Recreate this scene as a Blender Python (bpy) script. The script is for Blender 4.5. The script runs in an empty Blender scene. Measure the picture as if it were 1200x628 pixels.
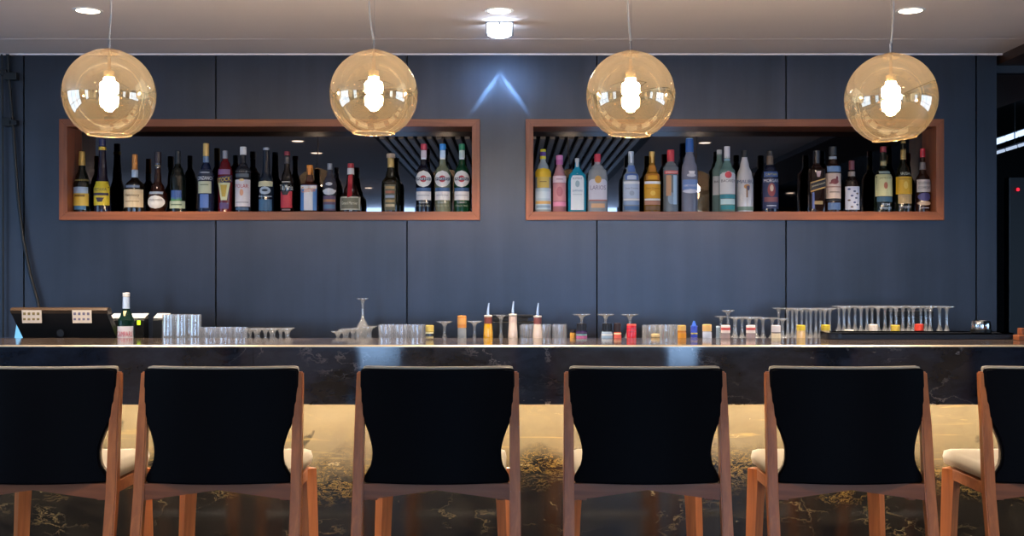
import bpy, bmesh, math, random
from mathutils import Vector, Matrix
random.seed(7)
C = bpy.context.scene.collection
F = 1400.0; CX = 600.0; HY = 328.0; EYE = 1.35
WALL = 5.80
def PX(px, Y): return (px - CX) / F * Y
def PZ(py, Y): return EYE + (HY - py) / F * Y
def lin(c):
    if isinstance(c, str):
        c = c.lstrip('#'); c = [int(c[i:i+2], 16) / 255 for i in (0, 2, 4)]
    return tuple((v / 12.92 if v <= 0.04045 else ((v + .055) / 1.055) ** 2.4) for v in c)

# ------------------------------------------------------------------ materials
MATS = {}
def newmat(name):
    m = bpy.data.materials.new(name); m.use_nodes = True
    nt = m.node_tree; nt.nodes.clear()
    out = nt.nodes.new('ShaderNodeOutputMaterial')
    return m, nt, out
def N(nt, t, **kw):
    n = nt.nodes.new(t)
    for k, v in kw.items():
        if k.startswith('_'): setattr(n, k[1:], v)
        else: n.inputs[k.replace('__', ' ')].default_value = v
    return n
def pbr(name, col, rough=.5, metal=0, spec=.5, trans=0, ior=1.45, emit=None, es=0, noise=.06, coat=0, nscale=30.):
    if name in MATS: return MATS[name]
    m, nt, out = newmat(name)
    b = nt.nodes.new('ShaderNodeBsdfPrincipled')
    c = lin(col)
    b.inputs['Roughness'].default_value = rough; b.inputs['Metallic'].default_value = metal
    b.inputs['Specular IOR Level'].default_value = spec; b.inputs['IOR'].default_value = ior
    b.inputs['Transmission Weight'].default_value = trans; b.inputs['Coat Weight'].default_value = coat
    if noise and trans == 0:
        tc = nt.nodes.new('ShaderNodeTexCoord')
        nz = N(nt, 'ShaderNodeTexNoise', Scale=nscale, Detail=3.0)
        nt.links.new(tc.outputs['Object'], nz.inputs['Vector'])
        mx = nt.nodes.new('ShaderNodeMix'); mx.data_type = 'RGBA'
        mx.inputs[6].default_value = (*[v * (1 - noise * 2) for v in c], 1)
        mx.inputs[7].default_value = (*[min(1, v * (1 + noise * 2)) for v in c], 1)
        nt.links.new(nz.outputs['Fac'], mx.inputs[0]); nt.links.new(mx.outputs[2], b.inputs['Base Color'])
    else:
        b.inputs['Base Color'].default_value = (*c, 1)
    if emit:
        b.inputs['Emission Color'].default_value = (*lin(emit), 1); b.inputs['Emission Strength'].default_value = es
    nt.links.new(b.outputs[0], out.inputs[0]); MATS[name] = m; return m
def emis(name, col, s):
    if name in MATS: return MATS[name]
    m, nt, out = newmat(name)
    e = nt.nodes.new('ShaderNodeEmission'); e.inputs[0].default_value = (*lin(col), 1); e.inputs[1].default_value = s
    nt.links.new(e.outputs[0], out.inputs[0]); MATS[name] = m; return m
def wood(name, c1, c2, scale=1.0, rough=.42, axis='Z', spec=.4):
    m, nt, out = newmat(name)
    tc = nt.nodes.new('ShaderNodeTexCoord'); mp = nt.nodes.new('ShaderNodeMapping')
    st = {'Z': (38, 38, 2.2), 'X': (2.2, 38, 38), 'Y': (38, 2.2, 38)}[axis]
    mp.inputs['Scale'].default_value = [v * scale for v in st]
    nt.links.new(tc.outputs['Object'], mp.inputs[0])
    nz = N(nt, 'ShaderNodeTexNoise', Scale=1.0, Detail=5.0, Roughness=.6, Distortion=.6)
    nt.links.new(mp.outputs[0], nz.inputs['Vector'])
    cr = nt.nodes.new('ShaderNodeValToRGB')
    cr.color_ramp.elements[0].position = .3; cr.color_ramp.elements[0].color = (*lin(c1), 1)
    cr.color_ramp.elements[1].position = .7; cr.color_ramp.elements[1].color = (*lin(c2), 1)
    nt.links.new(nz.outputs['Fac'], cr.inputs[0])
    b = nt.nodes.new('ShaderNodeBsdfPrincipled'); b.inputs['Roughness'].default_value = rough
    b.inputs['Specular IOR Level'].default_value = spec
    nt.links.new(cr.outputs[0], b.inputs['Base Color']); nt.links.new(b.outputs[0], out.inputs[0]); return m
def thin_glass(name, tint, refl=.12, haze=.05, hazecol='#ffffff', edge=.55, rough=.02, glossc='#ffffff', transl=0.0, blend=.35):
    m, nt, out = newmat(name)
    tr = nt.nodes.new('ShaderNodeBsdfTransparent'); tr.inputs[0].default_value = (*lin(tint), 1)
    gl = nt.nodes.new('ShaderNodeBsdfGlossy'); gl.inputs['Roughness'].default_value = rough; gl.inputs[0].default_value = (*lin(glossc), 1)
    lw = N(nt, 'ShaderNodeLayerWeight', Blend=blend)
    mr = N(nt, 'ShaderNodeMapRange'); mr.inputs[3].default_value = refl; mr.inputs[4].default_value = edge
    nt.links.new(lw.outputs['Facing'], mr.inputs[0])
    mx = nt.nodes.new('ShaderNodeMixShader'); nt.links.new(mr.outputs[0], mx.inputs[0])
    nt.links.new(tr.outputs[0], mx.inputs[1]); nt.links.new(gl.outputs[0], mx.inputs[2])
    last = mx
    if haze > 0:
        df = nt.nodes.new('ShaderNodeBsdfDiffuse'); df.inputs[0].default_value = (*lin(hazecol), 1)
        src = df
        if transl > 0:
            tl = nt.nodes.new('ShaderNodeBsdfTranslucent'); tl.inputs[0].default_value = (*lin(hazecol), 1)
            m3 = nt.nodes.new('ShaderNodeMixShader'); m3.inputs[0].default_value = transl
            nt.links.new(df.outputs[0], m3.inputs[1]); nt.links.new(tl.outputs[0], m3.inputs[2]); src = m3
        m2 = nt.nodes.new('ShaderNodeMixShader'); m2.inputs[0].default_value = haze
        nt.links.new(mx.outputs[0], m2.inputs[1]); nt.links.new(src.outputs[0], m2.inputs[2]); last = m2
    nt.links.new(last.outputs[0], out.inputs[0]); return m

def steel_wall():
    m, nt, out = newmat('blued_steel_panel')
    tc = nt.nodes.new('ShaderNodeTexCoord')
    mp = nt.nodes.new('ShaderNodeMapping'); mp.inputs['Scale'].default_value = (9, 9, .7)
    nt.links.new(tc.outputs['Object'], mp.inputs[0])
    n1 = N(nt, 'ShaderNodeTexNoise', Scale=1.0, Detail=4.0, Roughness=.55); nt.links.new(mp.outputs[0], n1.inputs['Vector'])
    n2 = N(nt, 'ShaderNodeTexNoise', Scale=2.2, Detail=5.0, Roughness=.6); nt.links.new(tc.outputs['Object'], n2.inputs['Vector'])
    ad = nt.nodes.new('ShaderNodeMix'); ad.data_type = 'FLOAT'; ad.inputs[0].default_value = .45
    nt.links.new(n1.outputs['Fac'], ad.inputs[2]); nt.links.new(n2.outputs['Fac'], ad.inputs[3])
    cr = nt.nodes.new('ShaderNodeValToRGB')
    e = cr.color_ramp.elements
    e[0].position = .33; e[0].color = (*lin('#3d4045'), 1); e[1].position = .68; e[1].color = (*lin('#494b53'), 1)
    nt.links.new(ad.outputs[0], cr.inputs[0])
    b = nt.nodes.new('ShaderNodeBsdfPrincipled'); b.inputs['Metallic'].default_value = .95
    nt.links.new(cr.outputs[0], b.inputs['Base Color'])
    mr = N(nt, 'ShaderNodeMapRange'); mr.inputs[3].default_value = .3; mr.inputs[4].default_value = .42
    nt.links.new(ad.outputs[0], mr.inputs[0]); nt.links.new(mr.outputs[0], b.inputs['Roughness'])
    b.inputs['Anisotropic'].default_value = .4
    nt.links.new(b.outputs[0], out.inputs[0]); return m
def marble(name, base1, base2, vein, light, scale=1.0, rough=.12, veinw=.02, patch=.62, zones=None):
    m, nt, out = newmat(name)
    tc = nt.nodes.new('ShaderNodeTexCoord')
    mp = nt.nodes.new('ShaderNodeMapping'); mp.inputs['Scale'].default_value = (1.0 * scale, 1.0 * scale, 1.9 * scale)
    nt.links.new(tc.outputs['Object'], mp.inputs[0])
    wn = N(nt, 'ShaderNodeTexNoise', Scale=2.4, Detail=6.0, Roughness=.6); nt.links.new(mp.outputs[0], wn.inputs['Vector'])
    vm = nt.nodes.new('ShaderNodeVectorMath'); vm.operation = 'MULTIPLY_ADD'
    vm.inputs[1].default_value = (.55, .55, .55)
    nt.links.new(wn.outputs['Color'], vm.inputs[0]); nt.links.new(mp.outputs[0], vm.inputs[2])
    n1 = N(nt, 'ShaderNodeTexNoise', Scale=3.0, Detail=8.0, Roughness=.62); nt.links.new(vm.outputs[0], n1.inputs['Vector'])
    cr = nt.nodes.new('ShaderNodeValToRGB'); e = cr.color_ramp.elements
    e[0].position = .35; e[0].color = (*lin(base1), 1); e[1].position = .65; e[1].color = (*lin(base2), 1)
    nt.links.new(n1.outputs['Fac'], cr.inputs[0])
    if zones:
        # a paler base colour above the dark one, its boundary wandering with the noise
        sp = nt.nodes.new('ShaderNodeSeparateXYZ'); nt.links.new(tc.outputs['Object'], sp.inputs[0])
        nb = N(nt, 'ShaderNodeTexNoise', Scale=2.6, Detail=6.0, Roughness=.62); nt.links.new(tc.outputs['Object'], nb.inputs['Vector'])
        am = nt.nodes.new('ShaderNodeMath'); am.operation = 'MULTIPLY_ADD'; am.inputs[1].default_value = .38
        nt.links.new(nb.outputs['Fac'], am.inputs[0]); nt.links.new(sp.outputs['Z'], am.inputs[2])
        sr = N(nt, 'ShaderNodeMapRange'); sr.inputs[1].default_value = .76 + zones[0]; sr.inputs[2].default_value = .86 + zones[0]
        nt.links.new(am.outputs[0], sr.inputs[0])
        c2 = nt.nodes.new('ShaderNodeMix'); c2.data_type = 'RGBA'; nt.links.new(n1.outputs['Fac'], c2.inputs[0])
        c2.inputs[6].default_value = (*lin(zones[1]), 1); c2.inputs[7].default_value = (*lin(zones[2]), 1)
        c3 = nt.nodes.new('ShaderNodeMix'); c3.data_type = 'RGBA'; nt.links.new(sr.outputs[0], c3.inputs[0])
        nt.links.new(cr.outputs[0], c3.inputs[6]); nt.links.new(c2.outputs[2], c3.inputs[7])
        # grey inclusions and faint horizontal streaks in the pale zone
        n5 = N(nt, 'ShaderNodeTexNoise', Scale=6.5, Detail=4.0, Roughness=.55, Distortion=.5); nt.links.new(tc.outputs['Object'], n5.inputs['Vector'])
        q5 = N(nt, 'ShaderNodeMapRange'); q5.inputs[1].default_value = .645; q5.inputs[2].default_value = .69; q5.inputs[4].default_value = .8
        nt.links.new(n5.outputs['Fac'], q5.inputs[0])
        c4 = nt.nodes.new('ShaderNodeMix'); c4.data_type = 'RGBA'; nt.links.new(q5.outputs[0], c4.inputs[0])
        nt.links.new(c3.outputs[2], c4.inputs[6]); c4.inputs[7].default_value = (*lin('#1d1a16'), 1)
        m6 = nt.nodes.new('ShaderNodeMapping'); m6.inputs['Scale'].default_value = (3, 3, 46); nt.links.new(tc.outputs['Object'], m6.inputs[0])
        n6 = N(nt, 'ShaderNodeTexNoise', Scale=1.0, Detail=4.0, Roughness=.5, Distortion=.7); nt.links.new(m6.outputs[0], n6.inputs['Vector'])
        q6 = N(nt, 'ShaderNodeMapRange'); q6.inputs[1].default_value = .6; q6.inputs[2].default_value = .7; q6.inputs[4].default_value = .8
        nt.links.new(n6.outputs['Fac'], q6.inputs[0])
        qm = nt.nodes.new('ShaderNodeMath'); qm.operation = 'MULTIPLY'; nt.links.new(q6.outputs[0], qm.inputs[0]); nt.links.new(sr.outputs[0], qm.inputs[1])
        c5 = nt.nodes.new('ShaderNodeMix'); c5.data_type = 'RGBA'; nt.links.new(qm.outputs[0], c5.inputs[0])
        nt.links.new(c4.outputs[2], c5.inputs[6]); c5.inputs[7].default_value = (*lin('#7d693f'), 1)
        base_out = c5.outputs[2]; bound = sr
    else: base_out = cr.outputs[0]; bound = None
    # veins: |noise-.5| thin ridges gated by a coarse mask
    n2 = N(nt, 'ShaderNodeTexNoise', Scale=2.1, Detail=7.0, Roughness=.55, Distortion=.8); nt.links.new(vm.outputs[0], n2.inputs['Vector'])
    s = nt.nodes.new('ShaderNodeMath'); s.operation = 'SUBTRACT'; s.inputs[1].default_value = .5; nt.links.new(n2.outputs['Fac'], s.inputs[0])
    a = nt.nodes.new('ShaderNodeMath'); a.operation = 'ABSOLUTE'; nt.links.new(s.outputs[0], a.inputs[0])
    r = N(nt, 'ShaderNodeMapRange'); r.inputs[1].default_value = 0; r.inputs[2].default_value = veinw; r.inputs[3].default_value = 1; r.inputs[4].default_value = 0
    nt.links.new(a.outputs[0], r.inputs[0])
    n3 = N(nt, 'ShaderNodeTexNoise', Scale=1.3, Detail=3.0); nt.links.new(mp.outputs[0], n3.inputs['Vector'])
    g = N(nt, 'ShaderNodeMapRange'); g.inputs[1].default_value = .5; g.inputs[2].default_value = .64
    nt.links.new(n3.outputs['Fac'], g.inputs[0])
    ml = nt.nodes.new('ShaderNodeMath'); ml.operation = 'MULTIPLY'; nt.links.new(r.outputs[0], ml.inputs[0]); nt.links.new(g.outputs[0], ml.inputs[1])
    mx = nt.nodes.new('ShaderNodeMix'); mx.data_type = 'RGBA'; nt.links.new(ml.outputs[0], mx.inputs[0])
    nt.links.new(base_out, mx.inputs[6]); mx.inputs[7].default_value = (*lin(vein), 1)
    vein_out = mx.outputs[2]
    if bound:
        # gold threads crowd along the boundary between the pale and dark zones
        d1 = nt.nodes.new('ShaderNodeMath'); d1.operation = 'SUBTRACT'; d1.inputs[1].default_value = .77; nt.links.new(am.outputs[0], d1.inputs[0])
        d2 = nt.nodes.new('ShaderNodeMath'); d2.operation = 'ABSOLUTE'; nt.links.new(d1.outputs[0], d2.inputs[0])
        d3 = N(nt, 'ShaderNodeMapRange'); d3.inputs[1].default_value = .02; d3.inputs[2].default_value = .10; d3.inputs[3].default_value = 1; d3.inputs[4].default_value = 0
        nt.links.new(d2.outputs[0], d3.inputs[0])
        m7 = nt.nodes.new('ShaderNodeMapping'); m7.inputs['Scale'].default_value = (7, 7, 15); nt.links.new(vm.outputs[0], m7.inputs[0])
        n7 = N(nt, 'ShaderNodeTexNoise', Scale=1.0, Detail=5.0, Roughness=.6, Distortion=1.1); nt.links.new(m7.outputs[0], n7.inputs['Vector'])
        s7 = nt.nodes.new('ShaderNodeMath'); s7.operation = 'SUBTRACT'; s7.inputs[1].default_value = .5; nt.links.new(n7.outputs['Fac'], s7.inputs[0])
        a7 = nt.nodes.new('ShaderNodeMath'); a7.operation = 'ABSOLUTE'; nt.links.new(s7.outputs[0], a7.inputs[0])
        r7 = N(nt, 'ShaderNodeMapRange'); r7.inputs[1].default_value = 0; r7.inputs[2].default_value = .03; r7.inputs[3].default_value = .55; r7.inputs[4].default_value = 0
        nt.links.new(a7.outputs[0], r7.inputs[0])
        f7 = nt.nodes.new('ShaderNodeMath'); f7.operation = 'MULTIPLY'; nt.links.new(r7.outputs[0], f7.inputs[0]); nt.links.new(d3.outputs[0], f7.inputs[1])
        c7 = nt.nodes.new('ShaderNodeMix'); c7.data_type = 'RGBA'; nt.links.new(f7.outputs[0], c7.inputs[0])
        nt.links.new(mx.outputs[2], c7.inputs[6]); c7.inputs[7].default_value = (*lin('#967538'), 1); vein_out = c7.outputs[2]
    # pale crystalline patches
    n4 = N(nt, 'ShaderNodeTexNoise', Scale=4.2, Detail=7.0, Roughness=.6, Distortion=.4); nt.links.new(vm.outputs[0], n4.inputs['Vector'])
    p = N(nt, 'ShaderNodeMapRange'); p.inputs[1].default_value = patch; p.inputs[2].default_value = patch + .05
    nt.links.new(n4.outputs['Fac'], p.inputs[0])
    m2 = nt.nodes.new('ShaderNodeMix'); m2.data_type = 'RGBA'; nt.links.new(p.outputs[0], m2.inputs[0])
    nt.links.new(vein_out, m2.inputs[6]); m2.inputs[7].default_value = (*lin(light), 1)
    b = nt.nodes.new('ShaderNodeBsdfPrincipled'); b.inputs['Roughness'].default_value = rough
    nt.links.new(m2.outputs[2], b.inputs['Base Color']); nt.links.new(b.outputs[0], out.inputs[0]); return m

M_wall = steel_wall()
M_gap = pbr('panel_gap_black', '#07080b', .8)
M_ceil = pbr('painted_ceiling', '#e8dfde', .8, noise=.02, nscale=3)
M_frame = wood('walnut_frame', '#70402a', '#945838', axis='X', rough=.35)
M_framez = wood('walnut_frame_upright', '#70402a', '#945838', axis='Z', rough=.35)
M_leg = wood('walnut_leg', '#93522a', '#c2723b', axis='Z', rough=.4)
M_rail = wood('walnut_rail', '#74432a', '#985a38', axis='X', rough=.4)
M_leather = pbr('black_leather', '#030306', .55, spec=.06, nscale=120)
M_seat = pbr('cream_leather', '#a89d8a', .5, nscale=80, noise=.03)
M_top = marble('black_marble', '#10151f', '#252d3e', '#686a74', '#87868a', 1.3, .1, .012, .655)
M_panel = marble('gold_veined_marble', '#0e0c0b', '#1f1b16', '#66563a', '#8a7857', 2.2, .12, .012, .675, zones=(-.0, '#4f4434', '#63563f'))
M_ctop = marble('brown_black_marble', '#2b2623', '#5d5048', '#8a7c70', '#8a7a6c', 1.5, .1, .014, .67)
M_mirror, _nt, _o = newmat('smoked_mirror')
_g = _nt.nodes.new('ShaderNodeBsdfGlossy'); _g.inputs[0].default_value = (.105, .098, .102, 1); _g.inputs['Roughness'].default_value = .015
_nt.links.new(_g.outputs[0], _o.inputs[0])
M_black = pbr('black_plastic', '#0a0a0b', .4)
M_bronze = pbr('bronze_grey_plastic', '#4a3a2c', .35)
M_chrome = pbr('chrome', '#d9dadd', .12, metal=1, noise=0)
M_grey = pbr('grey_plastic', '#7d8088', .5)
M_white = pbr('white_paint', '#e9e9ea', .5, noise=.02)
M_dark = pbr('dark_room', '#060607', .85)
M_floor = wood('dark_oak_floor', '#1c140e', '#2d2118', axis='Y', rough=.5)
M_glass = thin_glass('clear_glassware', '#f4f7fa', .1, .17, '#f2f5fa', .95, .05, transl=.4, blend=.5)
M_frost = thin_glass('washed_glassware', '#eef1f6', .12, .2, '#e6ecf8', .95, .08, transl=.4, blend=.5)
M_globe = thin_glass('champagne_glass', '#f8e8cc', .3, .016, '#f0d3a4', .6, .0, '#fbeedd', transl=.5, blend=.35)

# ------------------------------------------------------------------ mesh helpers
def link_mesh(name, bm, mats, parent=None, smooth=None):
    me = bpy.data.meshes.new(name); bm.normal_update(); bm.to_mesh(me); bm.free()
    if not isinstance(mats, (list, tuple)): mats = [mats]
    for m in mats: me.materials.append(m)
    if smooth is not None:
        me.polygons.foreach_set('use_smooth', [True] * len(me.polygons))
        if smooth < 180: me.set_sharp_from_angle(angle=math.radians(smooth))
    o = bpy.data.objects.new(name, me); C.objects.link(o)
    if parent: o.parent = parent
    return o
def box(bm, x0, x1, y0, y1, z0, z1, bev=0, mi=0):
    r = bmesh.ops.create_cube(bm, size=1)
    vs = r['verts']
    for v in vs:
        v.co = Vector(((x0 + x1) / 2 + v.co.x * (x1 - x0), (y0 + y1) / 2 + v.co.y * (y1 - y0), (z0 + z1) / 2 + v.co.z * (z1 - z0)))
    fs = set(f for v in vs for f in v.link_faces)
    if bev:
        es = list(set(e for f in fs for e in f.edges))
        rb = bmesh.ops.bevel(bm, geom=es, offset=bev, segments=2, affect='EDGES', profile=.6)
        fs = set(rb['faces']) | set(f for f in fs if f.is_valid)
    for f in fs:
        if f.is_valid: f.material_index = mi
def lathe(bm, prof, seg=24, cx=0, cy=0, n=2.0, cap_ends=True, ratio=1.0):
    """prof: [(z, r)] ; superelliptic section of exponent n."""
    rings = []
    for z, r in prof:
        ring = []
        for i in range(seg):
            t = 2 * math.pi * i / seg
            c, s = math.cos(t), math.sin(t)
            k = (abs(c) ** n + abs(s) ** n) ** (-1 / n)
            ring.append(bm.verts.new((cx + r * k * c, cy + r * k * s * ratio, z)))
        rings.append(ring)
    for a, b in zip(rings, rings[1:]):
        for i in range(seg):
            j = (i + 1) % seg
            bm.faces.new((a[i], a[j], b[j], b[i]))
    if cap_ends:
        bm.faces.new(rings[0][::-1]); bm.faces.new(rings[-1])
    bmesh.ops.recalc_face_normals(bm, faces=bm.faces[:])
    return rings
def tube(bm, pts, r, seg=8):
    pts = [Vector(p) for p in pts]; rings = []
    for i, p in enumerate(pts):
        d = (pts[min(i + 1, len(pts) - 1)] - pts[max(i - 1, 0)]).normalized()
        u = d.cross(Vector((0, 1, .123))).normalized(); v = d.cross(u)
        rr = r[i] if isinstance(r, (list, tuple)) else r
        rings.append([bm.verts.new(p + (u * math.cos(2 * math.pi * k / seg) + v * math.sin(2 * math.pi * k / seg)) * rr) for k in range(seg)])
    for a, b in zip(rings, rings[1:]):
        for i in range(seg):
            j = (i + 1) % seg; bm.faces.new((a[i], a[j], b[j], b[i]))
    bm.faces.new(rings[0][::-1]); bm.faces.new(rings[-1])
    bmesh.ops.recalc_face_normals(bm, faces=bm.faces[:])
def prism(bm, poly, y0, y1, axis='Y', bev=0):
    """extrude a closed polygon [(a,b)]; axis Y: (x,z); axis X: (y,z)."""
    f = (lambda a, b, d: (a, d, b)) if axis == 'Y' else (lambda a, b, d: (d, a, b))
    A = [bm.verts.new(f(a, b, y0)) for a, b in poly]; B = [bm.verts.new(f(a, b, y1)) for a, b in poly]
    n = len(poly)
    bm.faces.new(A); bm.faces.new(B[::-1])
    for i in range(n): bm.faces.new((A[i], B[i], B[(i + 1) % n], A[(i + 1) % n]))
    bmesh.ops.recalc_face_normals(bm, faces=bm.faces[:])
    if bev:
        bmesh.ops.bevel(bm, geom=[e for e in bm.edges], offset=bev, segments=2, affect='EDGES', profile=.6)
_txt = {}
def text_geo(s):
    """(verts, faces) of a string, height of capitals normalised to 1, centred."""
    if s in _txt: return _txt[s]
    cu = bpy.data.curves.new('t', 'FONT'); cu.body = s; cu.size = 1; cu.resolution_u = 2
    ob = bpy.data.objects.new('t', cu); C.objects.link(ob)
    bpy.context.view_layer.update()
    me = bpy.data.meshes.new_from_object(ob)
    vs = [tuple(v.co) for v in me.vertices]; fs = [tuple(p.vertices) for p in me.polygons]
    bpy.data.objects.remove(ob); bpy.data.meshes.remove(me)
    xs = [v[0] for v in vs]; ys = [v[1] for v in vs]
    mx = (min(xs) + max(xs)) / 2; my = (min(ys) + max(ys)) / 2; h = (max(ys) - min(ys)) or 1
    _txt[s] = ([((v[0] - mx) / h, (v[1] - my) / h) for v in vs], fs, (max(xs) - min(xs)) / h)
    return _txt[s]
def empty(name, loc, label, cat, group=None, kind=None, rz=0):
    o = bpy.data.objects.new(name, None); o.empty_display_size = .05; C.objects.link(o); o.location = loc
    o.rotation_euler.z = rz
    return tag(o, label, cat, group, kind)
def tag(o, label=None, cat=None, group=None, kind=None):
    if label: o['label'] = label
    if cat: o['category'] = cat
    if group: o['group'] = group
    if kind: o['kind'] = kind
    return o
def struct(name, bm, m, smooth=None):
    o = link_mesh(name, bm, m, None, smooth); o['kind'] = 'structure'; return o

# ------------------------------------------------------------------ room shell
CEIL = EYE + 265 / F * WALL          # 2.448
seams = [-226, 28, 253, 477, 699.5, 921, 1144, 1168]
holes = [(PX(70.5, WALL), PX(561, WALL), PZ(257, WALL), PZ(141, WALL)), (PX(618, WALL), PX(1105, WALL), PZ(257, WALL), PZ(141, WALL))]
bm = bmesh.new()
g = .0035
def wall_rects(x0, x1):
    """panel column split round the two recesses"""
    out = []
    xs = sorted(set([x0, x1] + [v for h in holes for v in h[:2] if x0 < v < x1]))
    for a, b in zip(xs, xs[1:]):
        mid = (a + b) / 2; hit = [h for h in holes if h[0] < mid < h[1]]
        if hit: out += [(a, b, 0, hit[0][2]), (a, b, hit[0][3], CEIL)]
        else: out.append((a, b, 0, CEIL))
    return out
for a, b in zip(seams, seams[1:]):
    xa, xb = PX(a, WALL) + g, PX(b, WALL) - g
    if a >= 1144: xb += g
    for r in wall_rects(xa, xb): box(bm, r[0], r[1], WALL, WALL + .02, r[2], r[3])
struct('wall_back', bm, M_wall)
bm = bmesh.new()
for r in wall_rects(PX(-226, WALL), PX(1168, WALL) - .001): box(bm, r[0], r[1], WALL + .021, WALL + .05, r[2], r[3])
struct('trim_1', bm, M_gap)
XR = PX(1174, WALL)                  # where the ceiling stops on the right
bm = bmesh.new(); box(bm, -5, XR, -7.2, WALL + .3, CEIL, CEIL + .12); struct('ceiling', bm, M_ceil)
bm = bmesh.new(); box(bm, -5, XR, PX(600, 1) + 1.098 * F / (HY - 45.5), WALL, CEIL - .0008, CEIL); box(bm, -5, XR, WALL - .012, WALL, CEIL - .008, CEIL - .0008); struct('trim_2', bm, M_ceil)
bm = bmesh.new(); box(bm, XR, XR + .6, -7.2, WALL + 3, CEIL - .045, CEIL + .1); struct('trim_3', bm, wood('beam_wood', '#2a1a14', '#3c261c', axis='Y'))
bm = bmesh.new(); box(bm, -5, 7, -7.2, 12, -.1, 0); struct('floor', bm, M_floor)
LW = [(-1.9, -.5), (1.4, 4.4)]; RW = [(-2.6, -1.2), (.6, 4.6)]
def side_wall(name, x0, x1, y0, y1, ztop, wins_):
    bm = bmesh.new(); ys = [y0] + [v for w_ in wins_ for v in w_] + [y1]
    for a, b in zip(ys[::2], ys[1::2]): box(bm, x0, x1, a, b, 0, ztop)
    for a, b in wins_: box(bm, x0, x1, a, b, 0, .12); box(bm, x0, x1, a, b, 2.4, ztop)
    struct(name, bm, M_dark)
side_wall('wall_left', -5.1, -5, -7.2, WALL, CEIL, LW); side_wall('wall_right', 6.9, 7, -7.2, 12, 3, RW)
bm = bmesh.new(); box(bm, XR + .6, 7, -7.2, 12, 2.7, 2.8); struct('ceiling_side_room', bm, M_dark)
bm = bmesh.new(); box(bm, -5, 7, 12, 12.1, 0, 3); struct('wall_far', bm, M_dark)
# side room: shadow-gap lintel beyond the wall end
bm = bmesh.new(); box(bm, PX(1168, WALL), 3.3, WALL + .06, WALL + .12, PZ(83, WALL), CEIL - .046); struct('trim_4', bm, pbr('dark_blue_lintel', '#1c2029', .6))
# street side of the room (seen in the mirrors and the glass globes)
BW = -6.0
wins = [(-2.25, -1.42), (.95, 1.62), (1.8, 2.9)]
bm = bmesh.new()
xs = [-5] + [v for w in wins for v in w] + [7]
for a, b in zip(xs[::2], xs[1::2]): box(bm, a, b, BW - .1, BW, 0, CEIL)
for a, b in wins: box(bm, a, b, BW - .1, BW, 0, .25)
struct('wall_front', bm, pbr('room_wall_brown', '#3a3029', .8))
M_day = emis('daylight_pane', '#9cc2f0', 15.0)
M_wf = pbr('window_frame_black', '#111214', .5)
for i, (a, b) in enumerate(wins):
    bm = bmesh.new(); box(bm, a + .02, b - .02, BW - .08, BW - .06, .27, CEIL - .01)
    w = struct('window_%d' % (i + 1), bm, M_day)
    bm = bmesh.new()
    box(bm, a, a + .04, BW - .06, BW, .25, CEIL - .005); box(bm, b - .04, b, BW - .06, BW, .25, CEIL - .005)
    box(bm, a, b, BW - .06, BW, .25, .29); box(bm, (a + b) / 2 - .015, (a + b) / 2 + .015, BW - .06, BW - .01, .29, CEIL - .005); box(bm, a, b, BW - .06, BW - .01, 1.3, 1.33)
    link_mesh('window_frame', bm, M_wf, w)
M_day2 = emis('daylight_pane_side', '#a9cdf5', 2.8)
for j, (x, sg, ws) in enumerate(((-5.06, 1, LW), (6.96, -1, RW))):
    for i, (a, b) in enumerate(ws):
        bm = bmesh.new(); box(bm, x - .01, x + .01, a + .03, b - .03, .14, 2.38); w = struct('window_%d' % (4 + 2 * j + i), bm, M_day2)
        bm = bmesh.new(); xa, xb = sorted((x + sg * .012, x + sg * .05))
        n_ = max(2, round((b - a) / .9))
        for q in range(n_ + 1): yq = a + (b - a) * q / n_; box(bm, xa, xb, yq - .03, yq + .03, .12, 2.4)
        for z in (.12, 1.0, 2.34): box(bm, xa, xb, a, b, z, z + .05)
        link_mesh('window_frame', bm, M_wf, w)
# slatted ceiling field over the guests, mirrored behind the bottles
bm = bmesh.new()
for i in range(28):
    x = -1.0 + i * .0715; box(bm, x, x + .037, -5.6, 2.95, CEIL - .035, CEIL - .012)
struct('ceiling_slats', bm, pbr('slat_grey', '#dfe4ec', .55))
bm = bmesh.new(); box(bm, -1.05, 1.06, -5.6, 2.96, CEIL - .012, CEIL - .001); struct('trim_5', bm, M_gap)

# ------------------------------------------------------------------ wall shelves
SHF = WALL - .02                      # face of the frame
MIR = 5.98
SHELF_Z = PZ(247.8, SHF)
def wall_shelf(x0, x1, ix0, ix1, label):
    X0, X1, I0, I1 = [PX(v, SHF) for v in (x0, x1, ix0, ix1)]
    z0, z1, i0, i1 = PZ(258, SHF), PZ(139.5, SHF), SHELF_Z, PZ(148.3, SHF)
    r = empty('wall_shelf', ((X0 + X1) / 2, SHF, z0), label, 'shelf')
    ox, oy, oz = r.location
    def P(name, poly, m):
        bm = bmesh.new(); prism(bm, [(a - ox, b - oz) for a, b in poly], 0, MIR + .02 - oy, 'Y')
        bmesh.ops.bevel(bm, geom=[e for e in bm.edges if all(abs(v.co.y) < 1e-5 for v in e.verts)], offset=.0015, segments=1, affect='EDGES')
        link_mesh(name, bm, m, r)
    P('frame_board', [(X0, z0), (X1, z0), (I1, i0), (I0, i0)], M_frame)
    P('frame_board', [(I0, i1), (I1, i1), (X1, z1), (X0, z1)], M_frame)
    P('frame_board', [(X0, z0), (I0, i0), (I0, i1), (X0, z1)], M_framez)
    P('frame_board', [(I1, i0), (X1, z0), (X1, z1), (I1, i1)], M_framez)
    bm = bmesh.new(); box(bm, I0 - ox + .0005, I1 - ox - .0005, MIR - oy, MIR + .015 - oy, i0 - oz + .0005, i1 - oz - .0005)
    tag(link_mesh('mirror_back', bm, M_mirror, r), 'smoked mirror back panel')
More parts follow.
